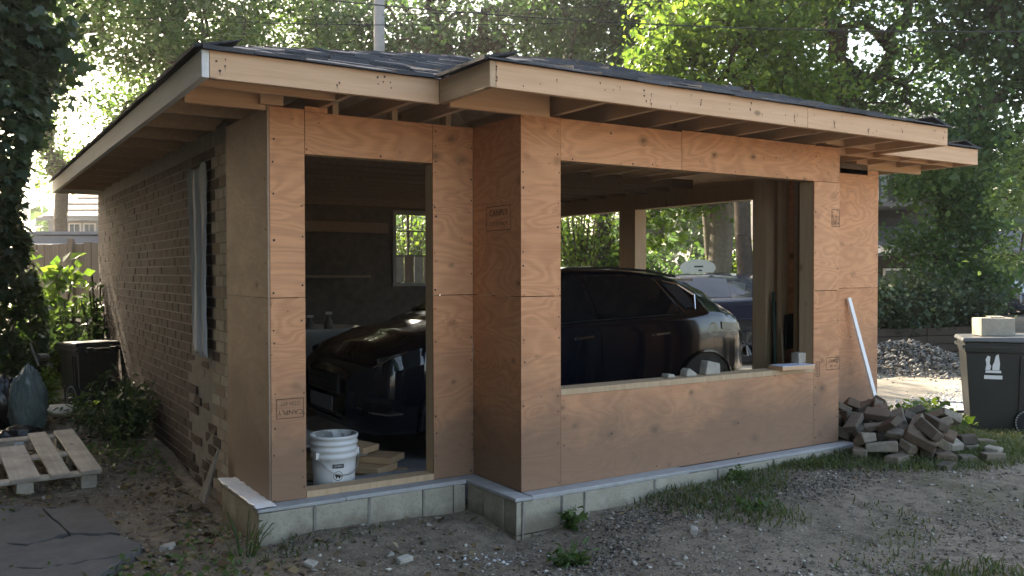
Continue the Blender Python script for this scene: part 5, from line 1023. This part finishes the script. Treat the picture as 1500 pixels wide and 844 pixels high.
x, y = scatter(15000, (-2.4, 1.2), (-1.2, 6.5), lambda x, y: np.clip(.55+.6*hashnoise(x, y, 2.2, 34), .05, 1)*np.where(x > 0, .25, 1)); V, F = leaf_cloud(onground(x, y, .008), .045, 1.5, .4, 'leaf', 48); link('leaf_litter', mesh_np('leaf_litter', V, F), LIT, kind='stuff')
x, y = scatter(12000, (0, 6.5), (-3.4, 0), lambda x, y: np.clip(.25+.5*hashnoise(x, y, 2.2, 35), .03, 1)); V, F = leaf_cloud(onground(x, y, .006), .03, 1.5, .4, 'narrow', 49); link('dry_leaf_bits', mesh_np('dry_leaf_bits', V, F), LIT, kind='stuff')
# twigs
x, y = scatter(420, (-2, 6), (-3, 4), lambda x, y: np.where(x < .2, .9, .4)); n_ = len(x); a = rl.uniform(0, 6.28, n_); L_ = rl.uniform(.03, .14, n_); A = onground(x, y, .008); B = A+np.stack([np.cos(a)*L_, np.sin(a)*L_, rl.normal(size=n_)*.008], 1); V, F = tubes_np(A, B, np.full(n_, .003), np.full(n_, .002), 4); link('twig', mesh_np('twig', V, F), BARKL, kind='stuff')
# grass and ground cover
GRS = leafmat('grass blade', [(.05,.075,.03),(.075,.10,.04),(.10,.12,.055),(.14,.14,.075)], .35)
def grass(name, x, y, h, seed, wd=.005):
    r = np.random.default_rng(seed); n = len(x); P = onground(x, y, -.004); a = r.uniform(0, 6.28, n); hh = h*(.4+.9*r.random(n)); lean = r.normal(size=(n,2))*.5*hh[:,None]; S = np.stack([np.cos(a), np.sin(a), 0*a], 1)*wd; mid = P+np.stack([lean[:,0]*.35, lean[:,1]*.35, hh*.6], 1); tip = P+np.stack([lean[:,0], lean[:,1], hh*.95], 1)
    V = np.stack([P-S, P+S, mid+S*.8, mid-S*.8, tip], 1).reshape(-1,3); i = np.arange(n)[:,None]*5; F = np.concatenate([i+[[0,1,2]], i+[[0,2,3]], i+[[3,2,4]]], 0); return link(name, mesh_np(name, V, F), GRS, kind='stuff')
x, y = scatter(170000, (2.0, 8.6), (-3.4, .4), lambda x, y: np.clip(-.05+1.4*hashnoise(x, y, 2.3, 36)+.5*hashnoise(x, y, 6, 37)+.14*(x-2.6), 0, 1)); grass('grass', x, y, .055, 50)
x, y = scatter(40000, (-2, 3.4), (-2.6, 3.2), lambda x, y: np.clip(-.42+1.5*hashnoise(x, y, 2.9, 38)+.4*hashnoise(x, y, 8, 39), 0, 1)); grass('sparse_grass', x, y, .04, 51)
x, y = scatter(5200, (-1.6, .0), (-.8, 3.2), lambda x, y: np.clip(-.1+1.2*hashnoise(x, y, 3.4, 40)+.3*np.exp(-(x+.35)**2/.03), 0, 1)); V, F = leaf_cloud(onground(x, y, .02)+np.stack([0*x, 0*x, rl.random(len(x))*.04], 1), .035, .6, .4, 'leaf', 52); link('ground_cover', mesh_np('ground_cover', V, F), LEAF['weed'], kind='stuff')
x, y = scatter(16000, (1.8, 8), (-3.2, .2), lambda x, y: np.clip(-.2+1.3*hashnoise(x, y, 2.3, 36)+.4*hashnoise(x, y, 6, 37)+.08*(x-2.6), 0, 1)); V, F = leaf_cloud(onground(x, y, .012), .026, 1.2, .4, 'leaf', 57); link('clover', mesh_np('clover', V, F), LEAF['weed'], kind='stuff')
# a few distinct pale scraps in the foreground
for (u, v, sx, sy, lab, m) in ((592, 832, .06, .02, 'pale splinter of wood lying in the foreground centre', CHK), (455, 838, .035, .03, 'pale stone slab piece at the bottom edge near the corner', CHK), (245, 800, .04, .03, 'pale chip of stone on the dirt beside the paving slab', CHK), (1015, 800, .03, .022, 'pale stone on the dirt in front of the window wall', CHK), (410, 575+180, .05,.05,'grey stone lump at the foundation corner', CONC)):
    q = gp_(u, v); x_, y_ = float(q[0]), float(q[1]); o = link('loose_stone', MB().box((-sx,-sy,-.012),(sx,sy,.022), .012).mesh('loose_stone'), m, None, None, (x_, y_, float(gz(x_, y_))+.008), (.1,.05,random.uniform(0,3))); bevel(o, .008, 2); tag(o, lab, 'stone')
# ------------------------------------------------------------------ thin haze added for the glow of lens glare at left
ext = float(max(abs(gxs).max(), abs(gys).max()))+5
hz = link('glare_haze', MB().box((-ext,-ext,-1.6), (ext, ext, 26)).mesh('glare_haze'), None, kind='stuff')
hm_ = bpy.data.materials.new('pale air added for glare'); hm_.use_nodes = True; hn = hm_.node_tree; hn.nodes.remove(hn.nodes['Principled BSDF'])
pv = hn.nodes.new('ShaderNodeVolumePrincipled'); pv.inputs['Color'].default_value = (.95,.95,.95,1); pv.inputs['Density'].default_value = .0014; pv.inputs['Anisotropy'].default_value = .8
hn.links.new(pv.outputs[0], hn.nodes['Material Output'].inputs['Volume']); hz.data.materials.append(hm_)
